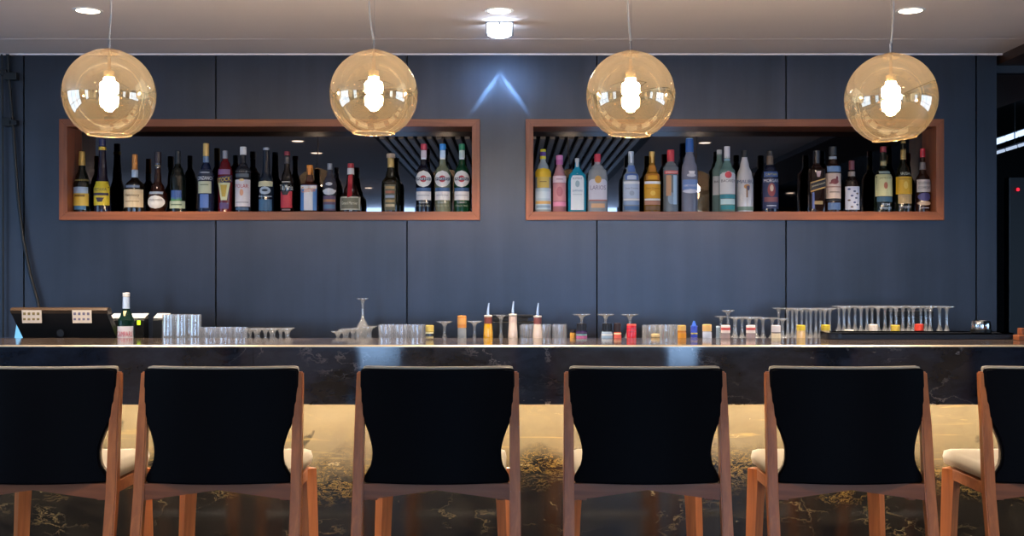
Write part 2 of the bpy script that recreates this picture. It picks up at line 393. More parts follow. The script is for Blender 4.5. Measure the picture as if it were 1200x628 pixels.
wall_shelf(69, 562.5, 78.5, 553, 'walnut framed wall niche shelf with dark spirits ending in three round labelled bottles')
wall_shelf(616, 1106.5, 625, 1097.3, 'walnut framed wall niche shelf starting with clear and blue gin bottles')

# ------------------------------------------------------------------ bottles
CAPC = {}
def lab_mat(c, rough=.5, metal=0):
    return pbr('paint_%s_%d_%d' % (c.lstrip('#'), rough * 10, metal * 10), c, rough, metal, noise=.03)
def gl_mat(c, trans, rough=.04):
    return pbr('bottle_glass_%s_%d' % (c.lstrip('#'), trans * 100), c, rough, trans=trans, ior=1.33 if trans else 1.5, spec=.6, noise=0 if trans else .02)
class Bot:
    def __init__(s, name, x, Y, base_y, base_z, prof, glass, label, cat='bottle', group=None, trans=0, n=2.0, ratio=1.0, scale=None, seg=28):
        s.Y = Y; s.k = Y / F; s.by = base_y; s.n = n; s.ratio = ratio
        s.root = empty(name, (PX(x, Y), Y, base_z), label, cat, group)
        s.prof = sorted([((base_y - y) * s.k, hw * s.k) for y, hw in prof])
        z0, r0 = s.prof[0]
        p = [(0, r0 * .9), (.003, r0)] + [(z, r) for z, r in s.prof if z > .004]
        # smooth the shoulders
        s.prof = s.dense(p)
        bm = bmesh.new(); lathe(bm, s.prof, seg, n=n, ratio=ratio)
        link_mesh('glass_body', bm, gl_mat(glass, trans), s.root, 50)
    def dense(s, p):
        out = []
        for i in range(len(p) - 1):
            (z0, r0), (z1, r1) = p[i], p[i + 1]
            m0 = 0; steps = 5 if abs(r1 - r0) > .003 and i > 0 else 1
            for k in range(steps):
                t = k / steps; u = t * t * (3 - 2 * t)
                out.append((z0 + (z1 - z0) * t, r0 + (r1 - r0) * u))
        out.append(p[-1]); return out
    def R(s, z):
        p = s.prof
        if z <= p[0][0]: return p[0][1]
        for (a, ra), (b, rb) in zip(p, p[1:]):
            if a <= z <= b: return ra + (rb - ra) * (z - a) / max(b - a, 1e-6)
        return p[-1][1]
    def front(s, x, r):
        t = min(1, abs(x / r)); return -r * s.ratio * (1 - t ** s.n) ** (1 / s.n)
    def zz(s, y): return (s.by - y) * s.k
    def ring(s, name, y0, y1, hw, col, rough=.35, metal=0, hw1=None, part_label=None):
        """cap, foil or collar from image row y0 (top) to y1"""
        zt, zb = s.zz(y0), s.zz(y1); r0 = hw * s.k; r1 = (hw if hw1 is None else hw1) * s.k
        e = min(.002, (zt - zb) * .2)
        bm = bmesh.new(); lathe(bm, [(zb, r1), (zt - e, r0), (zt, r0 * .85)], 20)
        o = link_mesh(name, bm, lab_mat(col, rough, metal), s.root, 40)
        if part_label: o['label'] = part_label
        return o
    def label(s, y0, y1, hw, col, shape='rect', slope=0, x=0, off=.0008, name='paper_label', part_label=None, rough=.5, metal=0, parent=None):
        zt, zb = s.zz(y0), s.zz(y1); NR, NC = 14, 12; off = off * (1 if not parent else 1.8)
        bm = bmesh.new(); grid = []
        for i in range(NR + 1):
            u = i / NR; z = zb + (zt - zb) * u
            w = hw * s.k
            if shape == 'oval': w *= max(.02, math.sqrt(max(0, 1 - (2 * u - 1) ** 2)))
            elif shape == 'arch': w *= (1 if u < .8 else max(.05, math.sqrt(max(0, 1 - ((u - .8) / .2) ** 2))))
            elif shape == 'vee': w *= (.5 + .5 * u)
            elif shape == 'scallop': w *= (1 if u > .35 else .55 + .45 * u / .35)
            row = []
            for j in range(NC + 1):
                t = 2 * j / NC - 1; xx = x * s.k + w * t; zq = z + slope * xx
                r = s.R(zq) + off; xx = max(-r * .985, min(r * .985, xx))
                row.append(bm.verts.new((xx, s.front(xx, r), zq)))
            grid.append(row)
        for a, b in zip(grid, grid[1:]):
            for j in range(NC): bm.faces.new((a[j], a[j + 1], b[j + 1], b[j]))
        o = link_mesh(name, bm, lab_mat(col, rough, metal), parent or s.root, 180)
        if part_label: o['label'] = part_label
        return o
    def text(s, st, y, h, col, maxw=None, slope=0, x=0, off=.0022, parent=None):
        vs, fs, w = text_geo(st); sc = h * s.k; sx = sc
        if maxw and w * sc > 2 * maxw * s.k: sx = 2 * maxw * s.k / w
        bm = bmesh.new(); V = []
        for a, b in vs:
            xx = a * sx + x * s.k; z = s.zz(y) + b * sc + slope * xx; r = s.R(z) + off
            xx = max(-r * .985, min(r * .985, xx)); V.append(bm.verts.new((xx, s.front(xx, r), z)))
        for f in fs:
            try: bm.faces.new([V[i] for i in f])
            except ValueError: pass
        link_mesh('lettering', bm, lab_mat(col), parent or s.root)
BY = 328 - (SHELF_Z - EYE) * F / 5.87
def shelf_bottle(name, x, prof, glass, label, trans=0, n=2.0, Y=5.87, ratio=1.0, group=None):
    by = 328 - (SHELF_Z - EYE) * F / Y
    prof = [(y if y < 246 else by, hw) for y, hw in prof]
    return Bot(name, x, Y, by, SHELF_Z, prof, glass, label, 'bottle', group, trans, n, ratio)

DK = '#0b120d'; BR = '#1a0d08'; CL = '#dfe8ee'
G1 = 'bottles on the dark spirits shelf'; G2 = 'bottles on the gin and whisky shelf'
# 1
b = shelf_bottle('brandy_bottle', 96, [(180, 3), (196, 3.4), (210, 7.5), (216, 9.3), (248, 9.4)], DK, 'dark green bottle with gold foil neck and yellow label, beside the niche end board', group=G1)
b.ring('foil_cap', 177.5, 194, 3.6, '#b3924c', .35, .3, 4); b.ring('neck_label', 210, 213.5, 7.6, '#8c7a45', hw1=8.5)
b.label(219.5, 227, 8.6, '#9fb3cc', name='label_band'); l = b.label(227, 241.5, 9, '#d3b24a'); b.label(228.5, 231, 6, '#7a5a1e', parent=l, name='label_band'); b.label(241.5, 246, 7, '#3f6f94', name='label_band')
# 2
b = shelf_bottle('liqueur_bottle', 120, [(164, 3.6), (180, 4), (205, 5.5), (215, 7.5), (221, 9.5), (248, 9.5)], '#151226', 'tall slim dark purple bottle with blue cap and square yellow label', group=G1)
b.ring('cap', 162.5, 172, 3.8, '#1f2050'); b.ring('gold_collar', 172, 176, 4.4, '#c9a93d', .3, .3)
l = b.label(213, 241, 9.1, '#c9b52a', 'scallop'); l = b.label(219, 241, 9.3, '#cdb62c'); b.label(226.5, 229.5, 8.8, '#2a2340', name='label_band', parent=l); b.text('METAXA', 222.5, 3.2, '#2a2340', 7.5, parent=l); b.label(232, 237, 5, '#3a2d33', 'vee', parent=l, name='label_band')
# 3
b = shelf_bottle('cognac_bottle', 158, [(184, 2.8), (208, 3.4), (217, 10.5), (224, 12), (248, 11.8)], '#14100c', 'wide shouldered dark cognac bottle with orange foil neck and large cream label', group=G1)
b.ring('foil_cap', 181, 199, 3.1, '#c4813f', .35, .3, 3.4); b.ring('neck_label', 199, 208, 3.7, '#a9bccf')
l = b.label(222.5, 243.5, 11.3, '#cdb995'); b.text('Hennessy', 229.5, 4, '#5d3f23', 9, parent=l); b.label(236, 237, 8, '#8a7350', parent=l, name='label_band'); b.label(217.5, 220.5, 8, '#6a7a90', name='label_band')
# 4
b = shelf_bottle('cognac_bottle', 185, [(180, 3.2), (193, 3.4), (196, 3), (212, 4), (220, 7.5), (230, 11.3), (240, 11.3), (248, 9)], '#2a1008', 'brown bulb shaped cognac bottle with long neck and white oval label', group=G1)
b.ring('cap', 178, 191.5, 3.8, '#2c1d22'); b.ring('gold_collar', 191.5, 195, 3.3, '#9a7f4b', .3, .3)
l = b.label(229.5, 245, 10, '#d6d2cb', 'oval'); b.text('COURVOISIER', 235, 2.2, '#4b3a34', 8, parent=l); b.label(225, 228, 8, '#9aa6b8', name='label_band')
# 5
b = shelf_bottle('liqueur_bottle', 208.5, [(180, 2.9), (192, 3), (200, 6.2), (208, 8.8), (248, 9.2)], DK, 'dark bottle with black cap, blue and green patch and pale strip label', group=G1)
b.ring('cap', 177, 192, 3.1, '#101114'); l = b.label(223.5, 234, 6, '#36548e'); b.label(232, 235.5, 6.2, '#4f8a4e', name='label_band'); l = b.label(236, 244.5, 9, '#aebb9f'); b.label(239.5, 241, 6.5, '#5d7058', parent=l, name='label_band')
# 6
b = shelf_bottle('vermouth_bottle', 241.5, [(172, 3.2), (190, 3.4), (196, 5.5), (206, 9.2), (248, 9.6)], '#1b2744', 'tall bottle with gold cap, cream label patch and deep blue base', group=G1, trans=.25)
b.ring('cap', 168, 183, 3.6, '#c9a45f', .35, .3); b.ring('neck_foil', 183, 191, 3.5, '#5d7598')
b.label(199, 205.5, 8.6, '#2a3142', name='label_band'); l = b.label(206, 212.5, 9.4, '#1f2433'); b.text('CINZANO', 209.3, 4, '#d8dde6', 8.6, parent=l); b.label(202.1, 203.0, 5.6, '#cfd6e0', name='print_lines', off=.0016); l = b.label(213, 227, 7.6, '#b5b99c'); b.label(216.6, 217.5, 4.8, '#5d6b57', name='print_lines', parent=l, off=.0016); b.label(228, 244, 5, '#4a6aa8', name='label_band')
# 7
b = shelf_bottle('aperitif_bottle', 264, [(178, 3.3), (187, 3.3), (192, 5.8), (200, 8.3), (206, 8.8), (230, 8.2), (240, 8), (248, 8.4)], '#5a1018', 'deep red bitter bottle with tilted yellow lettering and pale shield label', group=G1)
b.ring('cap', 176.5, 186, 3.4, '#8d8c93', .2, .6); l = b.label(207, 215, 8.6, '#26204a', slope=.18); b.text('STOCK', 211, 5, '#d6b63a', 7.8, .18, parent=l)
l = b.label(214.5, 235, 7, '#c9cba0', 'vee'); b.label(217, 231, 4, '#b59a3d', 'vee', parent=l, name='label_band'); b.label(199, 205, 7, '#7b5a86', name='label_band'); b.label(238, 245, 5.5, '#4f3c6b', name='label_band')
# 8
b = shelf_bottle('vodka_bottle', 285, [(175, 3.3), (190, 3.2), (194, 5), (200, 8.8), (248, 9.2)], '#20242c', 'bottle with white cap, white collar and tall white label with red lettering', group=G1)
b.ring('cap', 172, 181.5, 3.8, '#d3d3d6'); b.ring('collar_label', 197.5, 201.5, 7.4, '#d8d5d2', hw1=8.9); l = b.label(211, 242.5, 8.8, '#cfcbd0'); b.text('POLAR', 218.5, 4.4, '#b33a45', 7.6, parent=l); b.label(222, 230, 2.2, '#cf9a7c', 'oval', parent=l, name='emblem'); b.label(237, 238, 7.5, '#8a8793', parent=l, name='label_band'); b.label(204, 208, 7.6, '#4a5560', name='label_band')
b.label(210, 213, 3, '#d8bd86', 'oval', name='emblem'); b.label(243.5, 246.5, 7.5, '#3c5a7c', name='label_band')
# 9
b = shelf_bottle('cream_liqueur_bottle', 312, [(174, 3.6), (188, 3.9), (202, 4.6), (212, 8.4), (218, 9), (248, 9)], '#15202e', 'dark slate bottle with pale arched label above a teal fade', group=G1)
b.ring('cap', 173, 176, 3.8, '#9aa0ac', .3, .4, part_label='silver cap rim'); b.ring('neck_label', 201, 206, 3.6, '#8a7a55', hw1=4.7)
l = b.label(212.5, 219, 8.2, '#c9c3a0', 'arch'); l2 = b.label(219, 228.5, 6.3, '#a9b6c4', 'oval'); b.label(222, 225, 3.6, '#2a3340', 'oval', parent=l2, name='emblem'); b.label(230, 231.2, 7.5, '#8d9aa8', name='label_band'); b.label(234, 247, 7.6, '#3c6284', name='label_band')
# 10
b = shelf_bottle('coffee_liqueur_bottle', 336.5, [(181, 2.9), (196, 3.1), (208, 6.4), (215, 8), (248, 7.8)], '#100c0c', 'black bottle with white script over a red trapezoid label', group=G1)
b.ring('cap', 177.5, 182.5, 3.6, '#7c2230'); b.ring('neck_label', 183, 192, 3.2, '#3a3638'); b.text('Tia Maria', 220, 6.2, '#d2d2cf', 7.6); b.label(213.1, 214.0, 4.8, '#c2c2bf', name='print_lines', off=.0016); l = b.label(224.5, 244, 6.6, '#c43a44'); b.label(224.2, 229, 5.2, '#2d2426', 'vee', x=-1, parent=l, name='label_band'); b.label(245, 247, 5, '#8d6f6a', name='label_band')
# 11
b = shelf_bottle('orange_liqueur_bottle', 363, [(196, 3), (205, 3.3), (213, 4.4), (217, 9.6), (248, 9.9)], '#3c1a14', 'square brown liqueur bottle with orange cap and white label flanked by blue', group=G1, n=5)
b.ring('cap', 193.5, 205, 3.7, '#d9852a'); l = b.label(217.5, 247, 9.4, '#4d7fb8'); b.label(219, 247, 5.2, '#d8d9dc', parent=l, name='label_panel'); b.label(218, 222, 9.2, '#d3cfc9', parent=l, name='label_panel'); b.text('Cointreau', 222.5, 6.5, '#cf7a2d', 8, .1, parent=l, off=.003)
# 12
b = shelf_bottle('flavoured_spirit_bottle', 386.5, [(193, 2.8), (203, 3), (211, 6.5), (217, 8), (248, 7.8)], '#5a5862', 'small clear bottle with white ornate lettering and purple brown label', group=G1, trans=.55)
b.ring('cap', 191.5, 199, 3, '#8a8a90', .3, .4); b.label(221, 229, 7, '#cfcfd4', 'oval', name='emblem'); b.label(223, 225, 7.6, '#dcdce0', name='label_band'); l = b.label(230, 247, 7.2, '#5a4a66'); b.label(234, 237, 7, '#a9764e', parent=l, name='label_band'); b.label(240, 245, 6.6, '#56779a', parent=l, name='label_band'); b.label(214, 218, 4, '#b9bac2', 'oval', name='emblem')
# 13
b = shelf_bottle('orange_cognac_liqueur_bottle', 411, [(194, 3.4), (204, 3.8), (214, 5), (224, 8), (232, 11.8), (240, 12.4), (248, 12)], '#1c0a07', 'flared dark bottle with red wax cap, red ribbon and framed rectangular label', group=G1)
b.ring('wax_cap', 191.5, 197, 3.7, '#a62730'); b.ring('neck_label', 197, 204.5, 3.9, '#cfcbc9', hw1=4.1)
b.label(205, 231.5, 2.6, '#a3202c', slope=.4, name='ribbon', part_label='red ribbon', off=.0012); l = b.label(231, 246.5, 11.6, '#c3bda9'); b.label(232.6, 245, 10.2, '#77745f', parent=l, name='label_panel'); b.text('Grand Marnier', 238.5, 3.6, '#e6e0c8', 9.4, parent=l, off=.003)
# 14
b = shelf_bottle('tequila_bottle', 458, [(184, 3.4), (196, 3.8), (206, 6), (214, 10.5), (220, 11), (248, 11)], '#14150b', 'olive black bottle with wide cork stopper and gold vertical panel', group=G1)
b.ring('cork_stopper', 180, 185, 5.2, '#b6a08a', .7); b.ring('gold_collar', 185, 196.5, 4, '#a98d55', .3, .4)
l = b.label(217, 247, 6.4, '#5b5a48'); 
for q in range(5): b.label(219 + q * 5.2, 222 + q * 5.2, 5.4, ['#a48a5c', '#9c6048', '#8794a8', '#a48a5c', '#b7a98a'][q], parent=l, name='label_band')
# 15-17
for x, cap, neck, gls, tr, col, gl2 in ((496.7, '#b4384a', '#c9bcc2', '#0d1220', 0, 'red', 'nearly black'), (518.8, '#2f86d0', '#bcd3ea', '#9fa78a', .6, 'bright blue', 'clear'), (541.3, '#127a55', '#bcc8c4', '#0d3a24', .15, 'green', 'dark green')):
    b = shelf_bottle('vermouth_bottle', x, [(172, 3), (184, 3.1), (192, 4), (200, 8.2), (206, 9.2), (248, 9.2)], gls, '%s vermouth bottle with %s cap and round white label' % (gl2, col), trans=tr, group=G1)
    b.ring('cap', 168.8, 176, 3.7, cap); b.ring('neck_label', 176, 185, 3.3, neck, hw1=3.4)
    b.label(185, 187, 3, '#d8dade', name='label_band')
    l = b.label(200.5, 220, 9, '#dcdad7', 'oval'); b.label(206.2, 214.2, 4, '#b23a44', 'oval', parent=l, name='emblem'); b.label(208.6, 212, 8.2, '#23264a', parent=l, name='label_band', off=.0012); b.text('MARTINI', 210.3, 2.6, '#f0eeee', 7.6, parent=l, off=.0032)
    b.label(220.5, 224.5, 8.4, '#3f5f8c', name='label_band'); l = b.label(224.8, 235, 8.6, '#d3d3d6'); b.label(229, 229.8, 7, '#8c8fa0', parent=l, name='label_band')
    b.text('TORINO', 237.8, 2, '#aeb4bf', 7); b.text('ITALIA 1863', 241.5, 2, '#a5a48f', 7.5)
# --- second shelf
b = shelf_bottle('gin_bottle', 636.3, [(177, 3), (188, 3.2), (196, 6.5), (203, 9.6), (248, 10)], '#c8dae4', 'clear gin bottle with yellow and purple striped cap and yellow collar', trans=.55, group=G2)
b.ring('cap', 175, 178, 3.4, '#c9c52c'); b.ring('cap_band', 178, 183, 3.5, '#4a2f8c'); b.ring('cap_band', 183, 186.5, 3.6, '#c9c52c')
b.label(197.5, 208, 9.2, '#d8b428', 'arch'); l = b.label(208, 220.5, 7, '#c9b25a'); b.label(213.1, 214.0, 4.0, '#6d5c33', name='print_lines', parent=l, off=.0016); l = b.label(221, 246, 9.4, '#a9c3d6'); b.label(236, 239.5, 9, '#c6a368', parent=l, name='label_band'); b.label(225, 233, 8, '#bfd3e2', parent=l, name='label_band'); b.label(241, 244, 8, '#7f9cb6', parent=l, name='label_band')
b = shelf_bottle('pink_gin_bottle', 655.6, [(184, 3.2), (194, 3.4), (201, 5.6), (208, 8), (248, 8.2)], '#d79aa4', 'pink gin bottle with pink cap and white upper label', trans=.45, group=G2)
b.ring('cap', 182, 187, 4.1, '#c77ab0'); b.ring('cap_band', 187, 193, 4, '#a95a96'); l = b.label(206.5, 214.5, 7.6, '#e0ccd6'); b.label(210.1, 211.0, 4.0, '#a56a80', name='print_lines', parent=l, off=.0016); l = b.label(215, 236, 7.2, '#c88a92'); b.label(219, 231, 3.6, '#b06a78', 'oval', parent=l, name='emblem'); b.label(237, 242, 7.4, '#d88aae', name='label_band')
b = shelf_bottle('blue_gin_bottle', 676.3, [(188, 2.4), (196, 2.9), (200, 5.5), (206, 10), (214, 11), (248, 10.8)], '#1fa0c4', 'turquoise blue gin bottle with narrow white cap and arched pale label', trans=.35, n=4, ratio=.75, group=G2)
b.ring('cap', 185.5, 196, 2.6, '#c9ced2'); l = b.label(203.5, 246.5, 7.6, '#cfdbe4', 'arch'); b.text('BOMBAY', 209.5, 2.6, '#5d7590', 5.6, parent=l); b.label(212, 220, 2.6, '#8fa9ba', 'oval', parent=l, name='emblem'); b.text('SAPPHIRE', 224, 2.2, '#4f80a8', 6, parent=l); b.label(228, 228.8, 5.5, '#9fb4c4', parent=l, name='label_band')
b = shelf_bottle('gin_bottle', 700.2, [(183, 3.1), (192, 3.5), (196, 7), (201, 10.6), (210, 11.8), (248, 11.9)], '#d3dbe2', 'broad clear gin bottle with rounded shoulders, red cap and gold emblem', trans=.6, n=2.6, ratio=.8, group=G2)
b.ring('cap', 180.5, 190, 3.7, '#c22f48'); b.ring('neck_label', 190, 193.5, 3.2, '#a89aa2'); l = b.label(209, 235.5, 10.6, '#c6c6d4', 'arch'); b.label(206.5, 215.5, 3.8, '#c99a4b', 'oval', name='emblem', off=.0026); b.text('LARIOS', 220.5, 5, '#6c5f84', 9, parent=l); b.label(234.5, 236, 10.4, '#a4685f', name='label_band', off=.002); b.label(239, 244, 8, '#c69f7c', name='label_band')
for x, cap, neck, gls, tr, c1, c2, lb in ((739.5, '#bfc6d2', '#5570a8', '#b9c6d4', .5, '#b3c3d9', '#4d6ba6', 'clear tequila bottle with silver cap and pale blue label'), (764, '#c6a45f', '#a87a3a', '#a57428', .4, '#d09a1c', '#b3762a', 'amber tequila bottle with gold cap and saturated yellow label')):
    b = shelf_bottle('tequila_bottle', x, [(180, 3), (192, 3.2), (200, 5.5), (207, 9.2), (213, 9.8), (248, 9.8)], gls, lb, trans=tr, n=2.8, group=G2)
    b.ring('cap', 177.5, 191, 3.3, cap, .3, .3); b.label(194, 202, 4, c2, name='neck_label'); b.label(203.5, 211.5, 7.6, c2, 'arch', name='shoulder_label'); b.label(206, 211, 5.4, c1, 'arch', name='shoulder_label', off=.0015)
    l = b.label(213, 233, 9.3, c1); b.label(213.2, 216.2, 9.3, '#dfe3e6', parent=l, name='label_band'); b.text('Jose Cuervo', 221.5, 3, '#6f7687' if x < 750 else '#8a5a16', 7.6, parent=l); b.label(224, 230, 3, '#9aa9bf' if x < 750 else '#e0b94a', 'oval', parent=l, name='emblem')
    b.label(233.2, 235.5, 9.3, '#e2e2e2', name='label_band'); b.label(236, 240.5, 9.2, '#86a0c4' if x < 750 else '#b9846d', name='label_band'); b.label(242, 246.5, 8.4, '#4b6f9c' if x < 750 else '#7a5a38', name='label_band')
b = shelf_bottle('vodka_bottle', 786, [(178, 3.8), (189, 4), (193, 6.5), (197, 9.2), (248, 9)], '#a9b6c2', 'clear vodka bottle with tall red cap and red strip label', trans=.6, group=G2)
b.ring('cap', 175.5, 189.5, 4.3, '#c23744'); l = b.label(200.5, 204.5, 8, '#c94b4b'); b.text('SMIRNOFF', 202.6, 2.4, '#f0e0de', 7, parent=l); b.label(206, 230, 2.8, '#b9926f', x=-3.4, name='label_panel'); b.label(206, 240, 2.2, '#a9c6dd', x=4, name='label_panel'); b.label(226, 240, 4.4, '#7f96ae', 'oval', name='emblem')
b = shelf_bottle('vodka_bottle', 808, [(166, 4.2), (179, 4.4), (188, 6.4), (196, 9), (204, 9.5), (248, 9.4)], '#8f93a8', 'tall frosted grey vodka bottle with bright blue cap', trans=.3, group=G2)
b.ring('cap', 162.8, 178.5, 4.5, '#2f62b0', hw1=4.9); b.ring('cap_top', 162, 164, 4.2, '#a9c2e0'); b.text('GREY GOOSE', 218, 2.2, '#dcdfe8', 7.4); l = b.label(211, 223, 8.8, '#6f8cc4'); b.label(222, 227, 8.6, '#c9cede', 'oval', name='label_band'); b.label(201, 207.5, 3.8, '#d9dbe2', 'vee', x=1.5, name='emblem'); b.label(204, 208, 5.4, '#c3c6d2', 'oval', x=1, name='emblem', off=.0015)
b = shelf_bottle('rum_bottle', 843, [(176, 3), (187, 3.2), (193, 5.2), (200, 8.4), (248, 8.6)], '#93b4ae', 'clear rum bottle half hidden behind the bottle with a red dot', trans=.5, Y=5.93, group=G2)
b.ring('cap', 175.5, 187, 3.1, '#c9cbd0'); l = b.label(207, 229, 8.2, '#cfd0d2'); b.text('BACARDI', 213.5, 2.6, '#4a4550', 7, parent=l)
b = shelf_bottle('rum_bottle', 852, [(174, 3.3), (188, 3.4), (194, 5.4), (201, 9.2), (248, 9.5)], '#8ab3ac', 'pale green tinted rum bottle with white cap and red dot on white label', trans=.5, Y=5.845, group=G2)
b.ring('cap', 171.5, 186, 3.4, '#cdcdd8'); b.ring('neck_label', 186, 191, 3.5, '#7fa9c4'); l = b.label(201, 228, 9, '#d4d4d6', 'arch'); b.label(201.5, 209.5, 4, '#c4404c', 'oval', parent=l, name='emblem'); b.text('BACARDI', 212.5, 3.2, '#3d3a48', 7.8, parent=l); b.label(228.5, 233, 8.8, '#3f8f9c', name='label_band'); b.label(233.5, 240, 8.4, '#bcd8dc', name='label_band'); b.label(241, 246, 8, '#2f8a92', name='label_band')
b = shelf_bottle('coconut_rum_bottle', 872.5, [(180, 3.2), (185, 3.4), (194, 5.2), (204, 8.6), (212, 10.2), (242, 10.2), (248, 10)], '#c6c6cc', 'opaque white coconut rum bottle with black cap and palm emblem', group=G2)
b.ring('cap', 176.5, 184.5, 3.6, '#1d1d20'); b.text('MALIBU', 213.5, 4, '#3f4f7a', 9.2); b.label(218.5, 232, 1, '#8a6a50', x=1, name='palm_trunk'); b.label(216.5, 222, 3.6, '#c08a58', 'oval', x=1, name='palm_emblem'); b.label(218, 224, 1.6, '#54506a', 'oval', x=2.5, name='palm_emblem', off=.0016); b.label(242.5, 247, 9.6, '#6f8a80', name='label_band')
b = shelf_bottle('spiced_rum_bottle', 902.3, [(180, 3.2), (192, 3.6), (199, 7), (204, 9.4), (248, 9.7)], '#141c30', 'dark blue spiced rum bottle with brown neck wrap and figure on label', group=G2)
b.ring('cap', 177, 183, 3.8, '#2c2624'); b.ring('neck_wrap', 183, 194, 4, '#6b5645'); b.label(201.5, 208, 8, '#3f5a96', name='shoulder_label'); l = b.label(209.5, 245, 9.2, '#2a3358'); b.text('CAPTAIN', 205, 2.6, '#c9b65a', 7); b.text('MORGAN', 212.3, 3.6, '#e4e4ea', 8.4, parent=l); b.label(215, 231, 4.6, '#8a3f44', 'oval', parent=l, name='emblem'); b.label(217, 225, 2, '#c9b3a0', 'oval', parent=l, name='emblem', off=.0018); b.label(231.5, 237, 8, '#7c4a50', parent=l, name='label_band'); b.label(241.1, 242.0, 5.6, '#b9c3da', name='print_lines', parent=l, off=.0016)
b = shelf_bottle('whisky_bottle', 957, [(178, 3.3), (192, 3.5), (196, 5.4), (200, 9), (248, 9.2)], '#1e1210', 'square dark whisky bottle with slanted black label strip', n=5, group=G2)
b.ring('cap', 176.5, 191.5, 3.9, '#33343a'); l = b.label(211.5, 223, 8.9, '#c39a5a', slope=.3); b.label(213, 221.5, 8.8, '#201d22', slope=.3, parent=l, name='label_band'); b.text('JOHNNIE WALKER', 217.2, 2.6, '#d9c8a0', 7.8, .3, parent=l, off=.003); b.label(201, 208, 3, '#b9a0a2', 'vee', name='emblem'); b.label(236, 240, 5, '#8f7a52', name='label_band'); b.label(226, 245, 1.2, '#4d5d94', x=-6, name='label_panel')
b = shelf_bottle('whisky_bottle', 976, [(174, 4.2), (186, 4.4), (191, 5.6), (197, 9), (248, 9.2)], '#241510', 'whisky bottle with black cap and cream label showing a brown bird', group=G2)
b.ring('cap', 171.8, 182, 4.4, '#1c1c20'); b.ring('neck_label', 183, 193, 4.5, '#9097a2'); b.label(195, 202, 8, '#6f8cb4', name='shoulder_label'); l = b.label(203.5, 233, 8.9, '#c9b3a6'); b.label(210, 216.5, 4.6, '#7c3a3c', 'oval', parent=l, name='emblem', part_label='brown bird emblem'); b.label(207, 212.5, 1.4, '#7c3a3c', 'oval', x=2.6, parent=l, name='emblem'); b.label(214, 216, 1.8, '#7c3a3c', 'oval', x=-4.5, parent=l, name='emblem'); b.label(219, 220, 8.6, '#8a5a4c', parent=l, name='label_band'); b.label(225.1, 226.0, 5.9, '#6c5548', name='print_lines', parent=l, off=.0016); b.label(233.5, 236.5, 8.8, '#1b1b22', name='label_band'); b.label(238, 246, 7.4, '#4a6590', name='label_band')
b = shelf_bottle('whiskey_bottle', 998, [(190, 2.9), (200, 3.2), (207, 4), (214, 7.6), (219, 8.8), (248, 8.9)], '#1c120e', 'short whiskey bottle with maroon wax top and busy white patterned label', group=G2)
b.ring('wax_cap', 188.5, 199, 3.3, '#6e3038'); b.ring('neck_label', 201, 208, 4, '#8d8078'); l = b.label(219, 246, 8.4, '#b9bfd0')
for q in range(9): b.label(221 + q * 2.6, 223.2 + q * 2.6, 1.6, ['#3a4878', '#40506e', '#5b4a46'][q % 3], 'oval', x=(-5, 1, 4.5, -2, 3)[q % 5], parent=l, name='label_ornament')
b = shelf_bottle('whiskey_bottle', 1035, [(173, 3), (196, 3.3), (203, 8), (208, 10), (248, 10.5)], '#0c150d', 'green whiskey bottle with red cap, gold neck and large cream label', group=G2)
b.ring('cap', 171.8, 178.5, 3.4, '#8f2330'); b.ring('neck_label', 178.5, 194.5, 2.9, '#b5a373', hw1=3.4); b.label(201, 204, 6.4, '#8f9a92', name='shoulder_label'); l = b.label(204.8, 230.5, 10.1, '#c9c796'); b.text('JAMESON', 209.5, 3, '#5d5a35', 8.6, parent=l); b.label(214, 222, 2.2, '#a8644a', 'oval', parent=l, name='emblem'); b.label(231, 237, 9, '#33566f', name='label_band'); b.text('IRISH', 240, 3, '#a7b6cc', 6); b.text('WHISKEY', 244.5, 3, '#9fb0c9', 7)
b = shelf_bottle('whiskey_bottle', 1058.5, [(168, 2.8), (188, 3), (200, 6.8), (207, 9.6), (248, 9.8)], '#10140b', 'dark bottle with long gold neck foil and golden yellow label', group=G2)
b.ring('foil_cap', 165, 187, 2.6, '#b79c62', .35, .3, 3.2); b.text('IRISH', 204, 3.4, '#c9cfc8', 6.4); l = b.label(207.5, 228, 9.5, '#d0a222'); b.label(210, 211, 7, '#a57a16', parent=l, name='label_band'); b.label(213, 222, 2.4, '#e3c15a', 'oval', parent=l, name='emblem'); l = b.label(228.3, 239, 8, '#a99063'); b.text('WHISKEY', 243, 2.8, '#a9aab2', 7)
b = shelf_bottle('bourbon_bottle', 1081.3, [(176, 2.5), (192, 2.8), (202, 4), (209, 7.6), (214, 8.5), (248, 8.6)], '#2a150d', 'brown bourbon bottle with red cap and white label over a blue picture', group=G2)
b.ring('cap', 174, 184.5, 3, '#b8293a'); b.ring('neck_label', 190, 199, 3.2, '#6f6a6c', hw1=3.8); l = b.label(210.8, 225.5, 8, '#cfc6c2'); b.text('SOUTHERN', 215, 3, '#3a3036', 7, parent=l); b.text('COMFORT', 220.5, 3, '#3a3036', 7, parent=l); l = b.label(226, 236, 7.4, '#4c4a80', 'oval'); b.label(236, 241, 8, '#cdb49a', 'oval', name='label_band'); b.label(243.6, 244.5, 4.8, '#a9a9b6', name='print_lines', off=.0016)

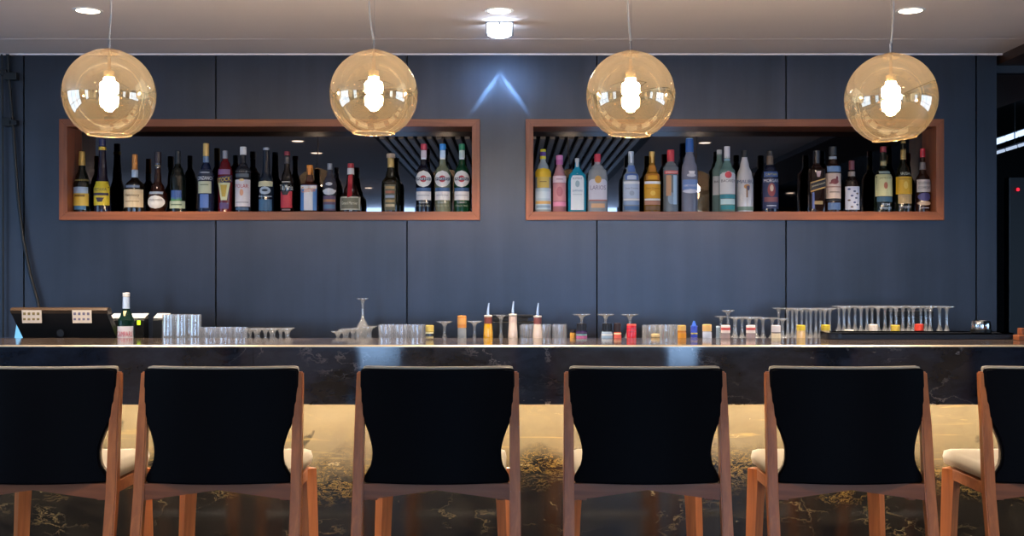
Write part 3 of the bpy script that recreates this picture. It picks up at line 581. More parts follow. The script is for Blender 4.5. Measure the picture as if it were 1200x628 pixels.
# ------------------------------------------------------------------ bar counter
FY = 4.5; CT = EYE - 76.5 / F * FY          # counter front plane and top height
BKY = (EYE - CT) * F / 68.0                 # rear edge of the counter slab
SL = EYE - 146 / F * FY                     # underside of the front apron
LEDGE = 1.0
bar = empty('bar_counter', (0, FY, 0), 'long bar counter faced in dark marble with glowing gold veined panel below', 'bar counter')
XL, XRT = -2.6, 3.0
bm = bmesh.new(); box(bm, XL, XRT, .0225, BKY - FY, CT - .03, CT); link_mesh('countertop', bm, M_ctop, bar)
bm = bmesh.new(); sx = PX(297, FY)
box(bm, XL, sx - .0006, .0, .022, SL, CT - .0065); box(bm, sx + .0006, XRT, .0, .022, SL, CT - .0065)
link_mesh('front_apron', bm, M_top, bar)
bm = bmesh.new(); prism(bm, [(-.001, CT - .0064), (.0224, CT - .0064), (.0224, CT), (.004, CT), (-.001, CT - .0045)], XL, XRT, 'X'); tag(link_mesh('edge_highlight', bm, pbr('edge_highlight_metal', '#ead8bf', .32, metal=.85, noise=.02), bar), 'pale strip standing for the lit counter edge')  # pale metal strip stands in for the light caught along the bevel
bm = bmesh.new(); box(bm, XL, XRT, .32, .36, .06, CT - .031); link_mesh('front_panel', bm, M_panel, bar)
bm = bmesh.new(); box(bm, XL, XRT, .34, .4, 0, .06); link_mesh('plinth', bm, M_black, bar)
bm = bmesh.new(); box(bm, XL, XRT, .37, BKY - FY - .03, .0, LEDGE - .05); box(bm, XL, XRT, BKY - FY - .03, BKY - FY - .001, LEDGE - .05, CT - .031); link_mesh('carcass', bm, M_black, bar)
ldg = empty('work_bench', (0, BKY, 0), 'low steel work bench hidden behind the counter, carrying glasses and jars', 'bench')
bm = bmesh.new(); box(bm, XL, XRT, .002, .505, LEDGE - .04, LEDGE); link_mesh('bench_top', bm, pbr('ledge_steel', '#5b5a5c', .4, metal=.6), ldg)
bm = bmesh.new(); box(bm, XL, XRT, .02, .46, .0, LEDGE - .04); link_mesh('under_cabinet', bm, M_black, ldg)
LEDZ = SL + .035
bm = bmesh.new(); box(bm, XL, XRT, .10, .115, LEDZ, LEDZ + .008); tag(link_mesh('light_strip', bm, emis('warm_led_strip', '#fff0d8', 210.0), bar), 'warm light strip hidden under the counter')

# ------------------------------------------------------------------ stools
def make_stool(label, x, rz, proto=None):
    r = empty('bar_stool', (x, 3.75, 0), label, 'stool', 'bar stools along the counter', rz=rz)
    if proto:
        for ch in proto.children:
            c = ch.copy(); C.objects.link(c); c.parent = r
            for g2 in ch.children:
                d = g2.copy(); C.objects.link(d); d.parent = c
        return r
    k = 3.75 / F
    # rear legs = posts, raked toward the room at the floor, tapering at the top
    for s in (-1, 1):
        bm = bmesh.new(); st = []
        for z, out, w, y, d in ((0, 99.5, 15.5, -.13, .03), (PZ(628, 3.7), 98.5, 13, -.05, .034), (PZ(575, 3.75), 98, 12.6, -.02, .038), (PZ(500, 3.75), 97, 11.6, .006, .036), (PZ(455, 3.75), 96.3, 9, .034, .03), (PZ(437, 3.75), 96, 7.5, .044, .025)):
            xo, xi = s * out * k, s * (out - w) * k
            st.append([bm.verts.new((a, b, z)) for a, b in ((xo, y), (xi, y), (xi, y + d), (xo, y + d))])
        for a, b in zip(st, st[1:]):
            for i in range(4): bm.faces.new((a[i], a[(i + 1) % 4], b[(i + 1) % 4], b[i]))
        bm.faces.new(st[0]); bm.faces.new(st[-1][::-1])
        bmesh.ops.recalc_face_normals(bm, faces=bm.faces[:])
        bmesh.ops.bevel(bm, geom=bm.edges[:], offset=.004, segments=2, affect='EDGES')
        link_mesh('leg', bm, M_leg, r, 40)
    # arched rear rail
    top = PZ(566, 3.75); e = PZ(585.5, 3.75); c = PZ(573.5, 3.75); w = 86.2 * k
    bm = bmesh.new()
    pts = [(-w, top), (w, top)] + [(w * (1 - 2 * t), e + (c - e) * (1 - abs(1 - 2 * t)) ** 1.0 * (1 if True else 0)) for t in [i / 16 for i in range(17)]]
    prism(bm, pts[::-1], -.012, .014, 'Y'); tag(link_mesh('rear_rail', bm, M_rail, r))
    # backrest: hourglass panel, bowed toward the room in the middle
    prof = [(432.5, 86), (433.5, 90), (436, 91), (460, 91.2), (484, 91), (490.5, 90.8), (492, 90), (494, 87.6), (499, 84.2), (507, 80.8), (515, 78.2), (523, 76.2), (530, 75.5), (538, 76), (545, 77.6), (551, 81), (556, 84), (561, 85.2), (565.5, 85.5)]
    nc = 14
    def slab(o0, T, dz, shrink):
        bm = bmesh.new(); sheets = []
        for off in (o0, o0 + T):
            rows = []
            for y, hw in prof:
                row = []
                for j in range(nc + 1):
                    t = 2 * j / nc - 1; xx = (hw - shrink) * k * t
                    bow = -.052 * (1 - (xx / .245) ** 2); zz = PZ(y, 3.75) + dz * max(0, min(1, (480 - y) / 45))
                    row.append(bm.verts.new((xx, .004 + bow + .03 * (zz - .70) / .36 + off, zz)))
                rows.append(row)
            sheets.append(rows)
        A, B = sheets
        for R_ in sheets:
            for a, b in zip(R_, R_[1:]):
                for j in range(nc): bm.faces.new((a[j], a[j + 1], b[j + 1], b[j]))
        for i in range(len(prof) - 1):
            for j in (0, nc): bm.faces.new((A[i][j], A[i + 1][j], B[i + 1][j], B[i][j]))
        for i in (0, -1):
            for j in range(nc): bm.faces.new((A[i][j], A[i][j + 1], B[i][j + 1], B[i][j]))
        bmesh.ops.recalc_face_normals(bm, faces=bm.faces[:])
        be = [e_ for e_ in bm.edges if len(e_.link_faces) == 2 and e_.calc_face_angle(0) > 1.0]
        bmesh.ops.bevel(bm, geom=be, offset=.005, segments=3, affect='EDGES')
        return bm
    br = tag(link_mesh('backrest', slab(0, .02, 0, 0), M_leather, r, 60), 'black leather outer back with notched sides')
    tag(link_mesh('inner_pad', slab(.0202, .028, .006, 1.5), M_seat, br, 60), 'cream padding on the inner side of the back')
    # seat cushion
    bm = bmesh.new(); box(bm, -.217, .217, .075, .50, .697, .753, bev=.026); link_mesh('seat', bm, M_seat, r, 60)
    # side rails and front rail
    for s in (-1, 1):
        bm = bmesh.new(); box(bm, s * .2 - .012, s * .2 + .012, .018, .44, .655, .694, bev=.003); link_mesh('side_rail', bm, M_rail, r)
    bm = bmesh.new(); box(bm, -.186, .186, .435, .46, .655, .694, bev=.003); link_mesh('front_rail', bm, M_rail, r)
    # front legs turned so that their outer face shows
    for s in (-1, 1):
        bm = bmesh.new(); st = []
        for z, x_, a in ((0, .232, .017), (.55, .212, .021), (.693, .205, .023)):
            ring = []
            for q in range(4):
                t = math.pi / 4 + q * math.pi / 2 - s * math.radians(40); rr = a * 1.42
                ring.append(bm.verts.new((s * x_ + rr * math.cos(t), .425 + rr * math.sin(t), z)))
            st.append(ring)
        for a, b in zip(st, st[1:]):
            for i in range(4): bm.faces.new((a[i], a[(i + 1) % 4], b[(i + 1) % 4], b[i]))
        bm.faces.new(st[0]); bm.faces.new(st[-1])
        bmesh.ops.recalc_face_normals(bm, faces=bm.faces[:])
        link_mesh('leg', bm, M_leg, r)
    bm = bmesh.new(); tube(bm, [(-.222, .425, .28), (.222, .425, .28)], .011); link_mesh('footrest', bm, M_chrome, r, 60)
    return r
stools = [(40.5, 0, 'black backed walnut bar stool in front of the till screen, cut by the frame edge'),
          (256, .0, 'black backed walnut bar stool in front of the tall tumblers and inverted coupes'),
          (511.8, 0, 'black backed walnut bar stool in front of the yellow pour bottle'),
          (758, 0, 'black backed walnut bar stool in front of the blue syrup bottle and red cup'),
          (996.3, 0, 'black backed walnut bar stool in front of the black tray, seen whole'),
          (1250, 0, 'black backed walnut bar stool past the black tray, mostly outside the frame')]
p0 = None
for px, rz, lb in stools:
    o = make_stool(lb, PX(px, 3.75), rz, p0); p0 = p0 or o

# ------------------------------------------------------------------ pendant lamps
GY = 3.9
def pendant(px, py, rp, label, wig, tilt, proto=None):
    k = GY / F; R = rp * k
    r = empty('pendant_lamp', (PX(px, GY), GY, PZ(py, GY)), label, 'lamp', 'glass globe pendants over the bar')
    bm = bmesh.new(); prof = []
    a0, a1 = math.radians(-62), math.radians(82)
    for i in range(61):
        a = a0 + (a1 - a0) * i / 60; prof.append((R * math.sin(a), R * math.cos(a)))
    lathe(bm, prof, 96, cap_ends=False)
    sh = link_mesh('glass_globe', bm, M_globe, r, 180); sh.rotation_euler = (0, tilt, 0)
    bm = bmesh.new(); z = R * math.sin(a0); q = R * math.cos(a0); lathe(bm, [(z - .002, q - .002), (z - .002, q + .002), (z + .002, q + .003), (z + .002, q - .001)], 48, cap_ends=False)
    rim = link_mesh('globe_rim', bm, thin_rim, r, 180); rim.rotation_euler = (0, tilt, 0)
    top = R * math.sin(a1)
    bm = bmesh.new(); lathe(bm, [(top - .012, .028), (top - .004, .028), (top + .002, .020), (top + .004, .006)], 24); link_mesh('cap', bm, M_brass, r, 40)
    bm = bmesh.new(); lathe(bm, [(top + .003, .0045), (top + .035, .0045)], 12); link_mesh('cord_grip', bm, M_chrome, r, 40)
    bm = bmesh.new(); lathe(bm, [(.055, .017), (.06, .018), (.075, .018), (.08, .006), (top - .012, .005)], 20); link_mesh('bulb_holder', bm, M_brass, r, 40)
    bm = bmesh.new(); lathe(bm, [(.001, .004), (.002, .016), (.005, .0255), (.010, .029), (.034, .029), (.039, .026), (.044, .017), (.055, .0165)], 28)
    tag(link_mesh('bulb', bm, M_bulb, r, 180), 'glowing warm bulb')
    zc = CEIL - r.location.z
    bm = bmesh.new(); t0 = top + .033; pts = [(0, 0, t0)]
    for i in range(1, 9):
        u = i / 8; pts.append((wig * math.sin(u * math.pi) * (1 - u * .5), 0, t0 + (zc - .02 - t0) * u))
    tube(bm, pts, .0028, 6); link_mesh('power_cord', bm, M_cord, r, 60)
    bm = bmesh.new(); tube(bm, [(0.002, .004, t0), (0.002, .004, zc - .02)], .0008, 5); link_mesh('suspension_wire', bm, M_chrome, r)
    bm = bmesh.new(); lathe(bm, [(zc - .025, .03), (zc - .003, .05), (zc - .0005, .05)], 28); link_mesh('ceiling_rose', bm, M_white, r, 40)
M_brass = pbr('warm_metal', '#cfae78', .25, metal=.9, noise=0)
M_bulb = emis('bulb_glow', '#fff3e6', 400.0)
M_cord = pbr('clear_cord', '#cfc8c2', .35)
thin_rim = thin_glass('globe_rim_glass', '#f6e2bd', .3, .25, '#f0cf9a', .7, .02, '#fff0d8', transl=.5)
pendant(128, 111, 53, 'glass globe pendant lamp hanging over the start of the dark spirits shelf', .009, 0)
pendant(438, 110.5, 51.5, 'glass globe pendant lamp hanging just before the tequila bottle with cork stopper', -.02, 0)
pendant(739, 112, 52, 'glass globe pendant lamp hanging over the clear and amber tequila bottles', -.012, .03)
pendant(1044, 116, 53, 'glass globe pendant lamp with tilted opening near the wooden ceiling edge', .012, -.09)

# ------------------------------------------------------------------ ceiling fittings
def spot(name, loc, target, power, size, blend, col, radius=.03, parent=None):
    l = bpy.data.lights.new(name, 'SPOT'); l.energy = power; l.spot_size = math.radians(size); l.spot_blend = blend
    l.color = lin(col); l.shadow_soft_size = radius
    o = bpy.data.objects.new(name, l); C.objects.link(o)
    d = (Vector(target) - Vector(loc)).normalized()
    o.rotation_euler = d.to_track_quat('-Z', 'Y').to_euler()
    o.location = loc
    if parent:
        o.location = Vector(loc) - parent.location; o.parent = parent
    return o
M_dl = emis('downlight_lens', '#ffe6c8', 14.0)
def downlight(x, y, lens, label, power=0, target=None):
    r = empty('downlight', (x, y, CEIL), label, 'downlight', 'recessed ceiling downlights')
    bm = bmesh.new(); lathe(bm, [(-.004, .047), (-.004, .058), (-.0005, .060), (-.0005, .047)], 32, cap_ends=False); link_mesh('trim_ring', bm, M_white, r, 40)
    bm = bmesh.new(); lathe(bm, [(-.003, .0465), (-.001, .0465)], 32); link_mesh('lens', bm, lens, r)
    if power: spot('downlight_lamp', (x, y, CEIL - .012), target or (x, y + .25, 0), power, 110, .6, '#ffe6c9', .04, r)
DLY = 1.098 * F / 316
downlight(PX(103, DLY), DLY, M_dl, 'lit recessed downlight beside the cord of the first globe pendant, by the cable corner', 150)
downlight(PX(585, DLY), DLY, M_dl, 'lit recessed downlight just above the white emergency light', 150)
downlight(PX(1067, DLY), DLY, M_dl, 'lit recessed downlight beside the last globe pendant, by the wooden ceiling edge', 150)
# room lights farther back, seen mirrored between the bottles
k = 0
for px, py in ((349, 165), (371, 179), (432, 220), (826, 167), (926, 226)):
    path = 1.098 * F / (HY - py); y = 2 * MIR - path; x = PX(px, path)
    k += 1
    downlight(x, y, M_dl, 'room downlight number %s back from the bar' % ['one', 'two', 'three', 'four', 'five'][k - 1], 60, (x, y, 0))
def room_fill(x, y, z, e):  # unseen warm fill points added behind the camera, no fitting modelled
    l = bpy.data.lights.new('room_fill', 'POINT'); l.energy = e; l.color = lin('#ffdcb8'); l.shadow_soft_size = .15
    o = bpy.data.objects.new('room_fill', l); C.objects.link(o); o.location = (x, y, z)
for x in (-2.6, 2.6): room_fill(x, -2.2, 1.9, 12)
# emergency light
EYy = 5.09
em = empty('emergency_ceiling_light', (PX(585.5, EYy), EYy, CEIL), 'glowing white emergency light box with grey frame hanging under the ceiling', 'light')
w = .052
bm = bmesh.new(); prism(bm, [(-w, -.004), (w, -.004), (w * .97, -.05), (w * .6, -.06), (0, -.064), (-w * .6, -.06), (-w * .97, -.05)], -.012, .03, 'Y'); tag(link_mesh('lens', bm, emis('cool_lens', '#d6e8ff', 16.0), em), 'bright white lens')
bm = bmesh.new(); box(bm, -w - .008, w + .008, -.016, .034, -.006, .001); box(bm, -w - .008, -w - .001, -.016, .034, -.05, -.006); box(bm, w + .001, w + .008, -.016, .034, -.05, -.006)
box(bm, -.005, .005, -.02, -.013, -.014, -.004); link_mesh('housing', bm, M_grey, em)
ctr = Vector((em.location.x, EYy + .06, CEIL - .04))
def blade(p0, p1, power, thin, name='emergency_beam'):
    a = Vector((PX(p0[0], WALL), WALL, PZ(p0[1], WALL))); b_ = Vector((PX(p1[0], WALL), WALL, PZ(p1[1], WALL)))
    mid = (a + b_) / 2; d = (mid - ctr).normalized(); L = (b_ - a).length; D = (mid - ctr).length
    xax = (b_ - a) - d * (b_ - a).dot(d); xax.normalize(); zax = -d; yax = zax.cross(xax)
    l = bpy.data.lights.new(name, 'SPOT'); l.energy = power; l.color = lin('#8fc4ff'); l.spot_size = 2 * math.atan(L * .5 / D); l.spot_blend = 1; l.shadow_soft_size = .002
    o = bpy.data.objects.new(name, l); C.objects.link(o)
    mt = Matrix((xax, yax, zax)).transposed().to_4x4(); mt.translation = ctr - em.location
    o.parent = em; o.matrix_parent_inverse = Matrix.Identity(4); o.matrix_basis = mt @ Matrix.Diagonal((1, thin, 1, 1))
blade((588, 82), (546, 142), 13, .1); blade((583, 82), (626, 142), 13, .1)
blade((596, 72), (552, 140), 2.5, .22); blade((575, 72), (620, 140), 2.5, .22)
spot('emergency_wash', tuple(ctr), (PX(585, WALL), WALL, PZ(105, WALL)), 3, 75, 1, '#7fb6ff', .03, em)

# ------------------------------------------------------------------ things on the counter
LY = lambda y: (BKY - FY)
def yb(Y): return HY + (EYE - LEDGE) * F / Y       # image row of the ledge at depth Y
# till screen
TY = 5.2
till = empty('till_screen', (PX(74, TY), TY, LEDGE), 'black till screen seen from behind with two paper stickers', 'till')
def tx(px): return PX(px, TY) - till.location.x
zt = PZ(360, TY) - LEDGE
bm = bmesh.new(); prism(bm, [(-.05, zt - .012), (-.042, zt - .003), (-.03, zt), (.0, zt - .004), (.02, zt - .03), (-.028, zt - .03), (-.044, zt - .026)], tx(17.5), tx(130), 'X'); tag(link_mesh('top_housing', bm, M_bronze, till), 'brown grey top edge')
bm = bmesh.new(); A = [(tx(18), -.044, zt - .026), (tx(129), -.044, zt - .026), (tx(140), -.01, PZ(402, TY) - LEDGE), (tx(31), -.01, PZ(402, TY) - LEDGE)]
B = [(tx(18), .01, zt - .03), (tx(129), .01, zt - .03), (tx(140), .06, PZ(402, TY) - LEDGE), (tx(31), .06, PZ(402, TY) - LEDGE)]
va = [bm.verts.new(p) for p in A]; vb = [bm.verts.new(p) for p in B]
bm.faces.new(va); bm.faces.new(vb[::-1])
for i in range(4): bm.faces.new((va[i], vb[i], vb[(i + 1) % 4], va[(i + 1) % 4]))
bmesh.ops.recalc_face_normals(bm, faces=bm.faces[:]); link_mesh('rear_shell', bm, M_black, till)
bm = bmesh.new(); box(bm, -.06, .06, -.02, .04, 0, .1, bev=.01); box(bm, -.11, .11, -.05, .08, 0, .012, bev=.004); link_mesh('stand', bm, M_black, till)
for a, b_, c1 in ((31, 54, '#7a6a3a'), (89.5, 112, '#6a6478')):
    z1, z0 = PZ(363, TY) - LEDGE, PZ(378, TY) - LEDGE
    bm = bmesh.new(); yy = -.0515
    prism(bm, [(tx(a), z1), (tx(b_), z1), (tx(b_ + .4), z0), (tx(a + .8), z0)], yy, yy + .0012, 'Y'); s_ = tag(link_mesh('paper_sticker', bm, lab_mat('#cfc3b4'), till), 'white paper sticker')
    bm = bmesh.new()
    for q in range(4):
        for rr, hh in ((.18, .2), (.62, .16)):
            u = .08 + q * .23; zz = z1 + (z0 - z1) * rr; ww = tx(b_) - tx(a)
            box(bm, tx(a) + ww * u, tx(a) + ww * (u + .13), yy - .0008, yy - .0001, zz + (z0 - z1) * hh, zz)
    link_mesh('print_marks', bm, lab_mat(c1), s_)
bm = bmesh.new(); lathe(bm, [(0, .016), (.001, .016)], 24); 
o = link_mesh('round_badge', bm, pbr('badge_grey', '#2c3036', .4), till); o.location = (0, -.032, PZ(390, TY) - LEDGE); o.rotation_euler.x = math.radians(100)
# lit tablet behind the till
bm = bmesh.new(); tY = 5.36; prism(bm, [(PX(14, tY), LEDGE + .0005), (PX(20.3, tY), PZ(377, tY)), (PX(52, tY), PZ(377, tY)), (PX(52, tY), LEDGE + .0005)], 5.355, 5.365, 'Y')
tag(link_mesh('tablet_screen', bm, emis('tablet_glow', '#7cc4f2', .85)), 'pale blue lit tablet screen peeking out behind the till screen', 'tablet')
# green bottle on the ledge
bY = 5.18; by = yb(bY)
b = Bot('vermouth_bottle', 148, bY, by, LEDGE, [(345, 3.7), (362, 3.9), (369, 6.5), (376, 9.6), (by, 9.9)], '#0d2a24', 'green bottle standing beside the till screen, white cap and red lettered label', trans=.3)
b.ring('cap', 343, 347.5, 4.2, '#d9d9d6'); b.ring('neck_label', 347.5, 361.5, 4, '#b9cce4', hw1=4.2); b.label(364, 370, 2, '#c9b98c', 'vee', name='neck_emblem')
l = b.label(382, 399, 9.3, '#d3cfd6'); b.text('CAMPARI', 391, 6, '#b8304a', 8.6, .0, parent=l)
# card terminals
def terminal(x0, x1, ytop, Y, label, light):
    xa, xb = PX(x0, Y), PX(x1, Y); zt_ = PZ(ytop, Y)
    r = empty('card_terminal', ((xa + xb) / 2, Y, LEDGE), label, 'card reader'); hw = (xb - xa) / 2; h = zt_ - LEDGE
    bm = bmesh.new(); prism(bm, [(-.02, 0), (.06, 0), (.05, h - .012), (-.008, h - .022), (-.016, h - .03)], -hw, hw, 'X'); link_mesh('housing', bm, M_black, r)
    bm = bmesh.new(); prism(bm, [(-.012, h - .021), (.05, h - .004), (.05, h), (-.012, h - .017)], -hw * .98, hw * 1.02, 'X'); tag(link_mesh('receipt_paper', bm, M_white, r), 'white paper on top')
    if light:
        bm = bmesh.new(); box(bm, hw * .62, hw * .8, -.0215, -.0145, h - .05, h - .03, bev=.001); tag(link_mesh('status_light', bm, emis('green_led', '#b4e02a', 1.6), r), 'yellow green status light')
terminal(129, 170, 367.5, 5.36, 'black card terminal with white paper behind the green bottle', True)
terminal(180.5, 196, 367.5, 5.45, 'small black device with white paper beside the tall tumblers', False)

# glassware ---------------------------------------------------------------------
ORD = ['first', 'second', 'third', 'fourth', 'fifth', 'sixth', 'seventh', 'eighth', 'ninth', 'tenth', 'eleventh', 'twelfth', 'thirteenth', 'fourteenth', 'fifteenth', 'sixteenth', 'seventeenth', 'eighteenth']
_gm = {}
def gmesh(key, prof, m, seg=20):
    if key not in _gm:
        bm = bmesh.new(); lathe(bm, prof, seg, cap_ends=False)
        bmesh.ops.remove_doubles(bm, verts=bm.verts, dist=1e-6)
        me = bpy.data.meshes.new(key); bm.to_mesh(me); bm.free(); me.materials.append(m)
        me.polygons.foreach_set('use_smooth', [True] * len(me.polygons)); me.set_sharp_from_angle(angle=math.radians(50)); _gm[key] = me
    return _gm[key]
def glass(name, key, prof, m, px, Y, z, label, cat, group):
    o = bpy.data.objects.new(name, gmesh(key, prof, m)); C.objects.link(o); o.location = (PX(px, Y), Y, z); o.rotation_euler.z = random.random() * 6
    return tag(o, label, cat, group)
def tumbler(h, r0, r1, t=.0022): return [(0, 0), (0, r0), (h, r1), (h, r1 - t), (.012, r0 - t), (.012, 0)]
def inv_tumbler(h, r0, r1, t=.0022): return [(h, 0), (h, r0), (0, r1), (0, r1 - t), (h - .012, r0 - t), (h - .012, 0)]
def inv_stem(h, rb, bowl_h, rbowl, rrim, t=.0018):
    """glass standing on its rim: rim at 0, bowl, stem, foot disc on top"""
    o = [(0, rrim), (bowl_h * .45, rbowl), (bowl_h * .78, rbowl * .72), (bowl_h * .95, rbowl * .3), (bowl_h, .0075), (bowl_h + .02, .0052), (h - .026, .0052), (h - .010, .0095), (h - .004, rb * .85), (h - .002, rb), (h, rb), (h, 0)]
    i = [(bowl_h * .95, 0), (bowl_h * .9, rbowl * .3 - t), (bowl_h * .75, rbowl * .72 - t), (bowl_h * .45, rbowl - t), (0, rrim - t), (0, rrim)]
    return i + o
def inv_coupe(h, rb, bowl_h, rrim, t=.0018):
    o = [(0, rrim), (bowl_h * .4, rrim * .86), (bowl_h * .75, rrim * .5), (bowl_h, .009), (bowl_h + .015, .0058), (h - .024, .0062), (h - .010, .013), (h - .004, rb * .9), (h - .002, rb), (h, rb), (h, 0)]
    i = [(bowl_h * .93, 0), (bowl_h * .72, rrim * .46), (bowl_h * .4, rrim * .86 - t), (0, rrim - t), (0, rrim)]
    return i + o
def hz(ytop, Y): return PZ(ytop, Y) - LEDGE
def row(name, xs, Y, ytop, mk, m, what, cat, group, z=None, hs=None):
    for i, px in enumerate(xs):
        h = hz(ytop[i] if isinstance(ytop, (list, tuple)) else ytop, Y)
        glass(name, '%s_%.3f_%.2f' % (group.replace(' ', '_'), h, Y), mk(h), m, px, Y, LEDGE, '%s %s' % (ORD[i], what), cat, group)
YA, YB, YC = 5.2, 5.285, 5.37
# tall tumblers by the card devices
row('tall_tumbler', [197, 213, 229], YA, 368.5, lambda h: inv_tumbler(h, .0245, .028), M_glass, 'tall clear tumbler counted from the small black device, front line of three', 'glass', 'tall tumblers beside the card devices')
row('tall_tumbler', [206, 221.5], YB, 368.2, lambda h: inv_tumbler(h, .0245, .028), M_glass, 'tall clear tumbler counted from the small black device, second line of two', 'glass', 'tall tumblers beside the card devices')
row('tall_tumbler', [199.5, 214.5, 229.5], YC, 368.4, lambda h: inv_tumbler(h, .0245, .027), M_glass, 'tall clear tumbler counted from the small black device, hindmost line of three', 'glass', 'tall tumblers beside the card devices')
T1 = 'short tumblers beside the tall ones'
row('short_tumbler', [247, 264.5, 282], YA, 383.5, lambda h: tumbler(h, .026, .031), M_frost, 'short tumbler counted from the tall tumblers, front line of three', 'glass', T1)
row('short_tumbler', [240.5, 257, 274], YB, 383.2, lambda h: tumbler(h, .026, .030), M_frost, 'short tumbler counted from the tall tumblers, rear line of three', 'glass', T1)
T2 = 'small inverted coupes between short tumblers and inverted wine glasses'
row('coupe_glass', [300, 318, 336], YA, 385, lambda h: inv_coupe(h, .0285, .08, .032), M_glass, 'small coupe turned foot up after the short tumblers, front line', 'glass', T2)
row('coupe_glass', [293, 311, 329], YB, 384.5, lambda h: inv_coupe(h, .0285, .08, .032), M_glass, 'small coupe turned foot up after the short tumblers, middle line', 'glass', T2)
row('coupe_glass', [303, 321, 338], YC, 384, lambda h: inv_coupe(h, .0285, .08, .032), M_glass, 'small coupe turned foot up after the short tumblers, hindmost line', 'glass', T2)
T3 = 'inverted glasses around the tall upturned one'
row('coupe_glass', [396, 413.5, 431], YA, [388, 385, 383], lambda h: inv_coupe(h, .03, .075, .031), M_glass, 'inverted glass under the tall upturned one, front line from the cleared gap', 'glass', T3)
row('coupe_glass', [403.5, 419.5], YB, [386, 384], lambda h: inv_coupe(h, .029, .075, .03), M_glass, 'inverted glass under the tall upturned one, middle line from the cleared gap', 'glass', T3)
row('coupe_glass', [407, 434], YC, [385, 382], lambda h: inv_coupe(h, .031, .075, .032), M_glass, 'inverted glass behind the tall upturned one, hindmost line', 'glass', T3)
Yw = 5.43; h = hz(349.5, Yw)
glass('wine_glass', 'tall_wine', inv_stem(h, .027, .175, .04, .032), M_glass, 425, Yw, LEDGE, 'tall wine glass turned foot up, rising alone above the low inverted glasses', 'glass', None)
T4 = 'stacked washed tumblers before the pale capped jar'
row('short_tumbler', [452, 470.5, 489], YA, 381, lambda h: tumbler(h, .028, .0325), M_frost, 'washed tumbler after the inverted glasses, front line', 'glass', T4)
row('short_tumbler', [461, 479.5], YB, 380.5, lambda h: tumbler(h, .028, .0325), M_frost, 'washed tumbler after the inverted glasses, middle line', 'glass', T4)
row('short_tumbler', [453, 472, 491], YC, 380.2, lambda h: tumbler(h, .028, .0325), M_frost, 'washed tumbler after the inverted glasses, hindmost line', 'glass', T4)
T5 = 'inverted stemmed glasses either side of the orange capped jar'
row('coupe_glass', [521, 556], YB, [376.5, 376], lambda h: inv_coupe(h, .037, .1, .036), M_glass, 'inverted stemmed glass next to the orange capped jar', 'glass', T5)
row('coupe_glass', [587], YB, [369], lambda h: inv_coupe(h, .026, .1, .034), M_glass, 'inverted stemmed glass between the yellow and middle pour bottles', 'glass', 'lone glass among pour bottles')
T6 = 'washed tumblers behind the pour bottles'
row('short_tumbler', [617, 637, 655.5], YB, 381, lambda h: tumbler(h, .029, .033), M_frost, 'washed tumbler behind the pale pour bottles, front line', 'glass', T6)
row('short_tumbler', [619, 637.5, 656], YC, 380, lambda h: tumbler(h, .029, .033), M_frost, 'washed tumbler behind the pale pour bottles, rear line', 'glass', T6)
row('martini_glass', [681.5, 709.5, 738], YC, [368, 368, 368.2], lambda h: inv_coupe(h, .04, .13, .045), M_glass, 'wide footed glass turned over behind the spice jars and red cup', 'glass', 'three wide footed inverted glasses')
T7 = 'clear tumblers past the red cup'
row('short_tumbler', [761, 780], YB, 381, lambda h: tumbler(h, .029, .033), M_glass, 'clear tumbler past the red cup, front line', 'glass', T7)
row('short_tumbler', [770.5, 790], YC, 380.5, lambda h: tumbler(h, .029, .033), M_glass, 'clear tumbler past the red cup, rear line', 'glass', T7)
T8 = 'inverted stem glasses behind the white capped jars'
row('wine_glass', [862, 878, 894, 917], YB, [371.5, 372, 372, 373], lambda h: inv_stem(h, .029, .11, .028, .025), M_glass, 'inverted stem glass behind the white capped jars, front line', 'glass', T8)
row('wine_glass', [853, 869.5, 886, 905], YC, [363.5, 371, 371, 372], lambda h: inv_stem(h, .03, .11, .029, .025), M_glass, 'inverted stem glass behind the white capped jars, middle line', 'glass', T8)
row('wine_glass', [845, 860.5, 877], 5.45, [370.5, 371, 371], lambda h: inv_stem(h, .029, .11, .028, .025), M_glass, 'inverted stem glass behind the white capped jars, hindmost line', 'glass', T8)
T9 = 'tall inverted flutes behind the yellow capped jars'
row('champagne_flute', [933.5, 950, 966.5], YB, 361.5, lambda h: inv_stem(h, .0295, .115, .027, .022), M_glass, 'tall inverted flute behind the yellow capped jars, front line', 'glass', T9)
row('champagne_flute', [923, 939.5, 956, 972.5], YC, 361, lambda h: inv_stem(h, .0295, .115, .027, .022), M_glass, 'tall inverted flute behind the yellow capped jars, middle line', 'glass', T9)
row('champagne_flute', [912.5, 928.5, 945, 961.5], 5.45, 360.7, lambda h: inv_stem(h, .0295, .115, .027, .022), M_glass, 'tall inverted flute behind the yellow capped jars, hindmost line', 'glass', T9)
T10 = 'inverted wine glasses behind the black tray'
xs = [987, 1002, 1016.5, 1029.5, 1045, 1059, 1070, 1084, 1094, 1109]
A_ = [989, 1009, 1029, 1050, 1070, 1090, 1109.5]; B_ = [995, 1016, 1037, 1058, 1079, 1101]; C_ = [983, 1002, 1022, 1044, 1065, 1085]
row('wine_glass', A_, YB, 359, lambda h: inv_stem(h, .033, .138, .034, .028), M_glass, 'tall inverted glass along the black tray, front line counted from the jars', 'glass', T10)
row('wine_glass', B_, 5.37, 358.5, lambda h: inv_stem(h, .033, .138, .034, .028), M_glass, 'tall inverted glass along the black tray, middle line counted from the jars', 'glass', T10)
row('wine_glass', C_, 5.46, 358.2, lambda h: inv_stem(h, .033, .138, .034, .028), M_glass, 'tall inverted glass along the black tray, hindmost line counted from the jars', 'glass', T10)

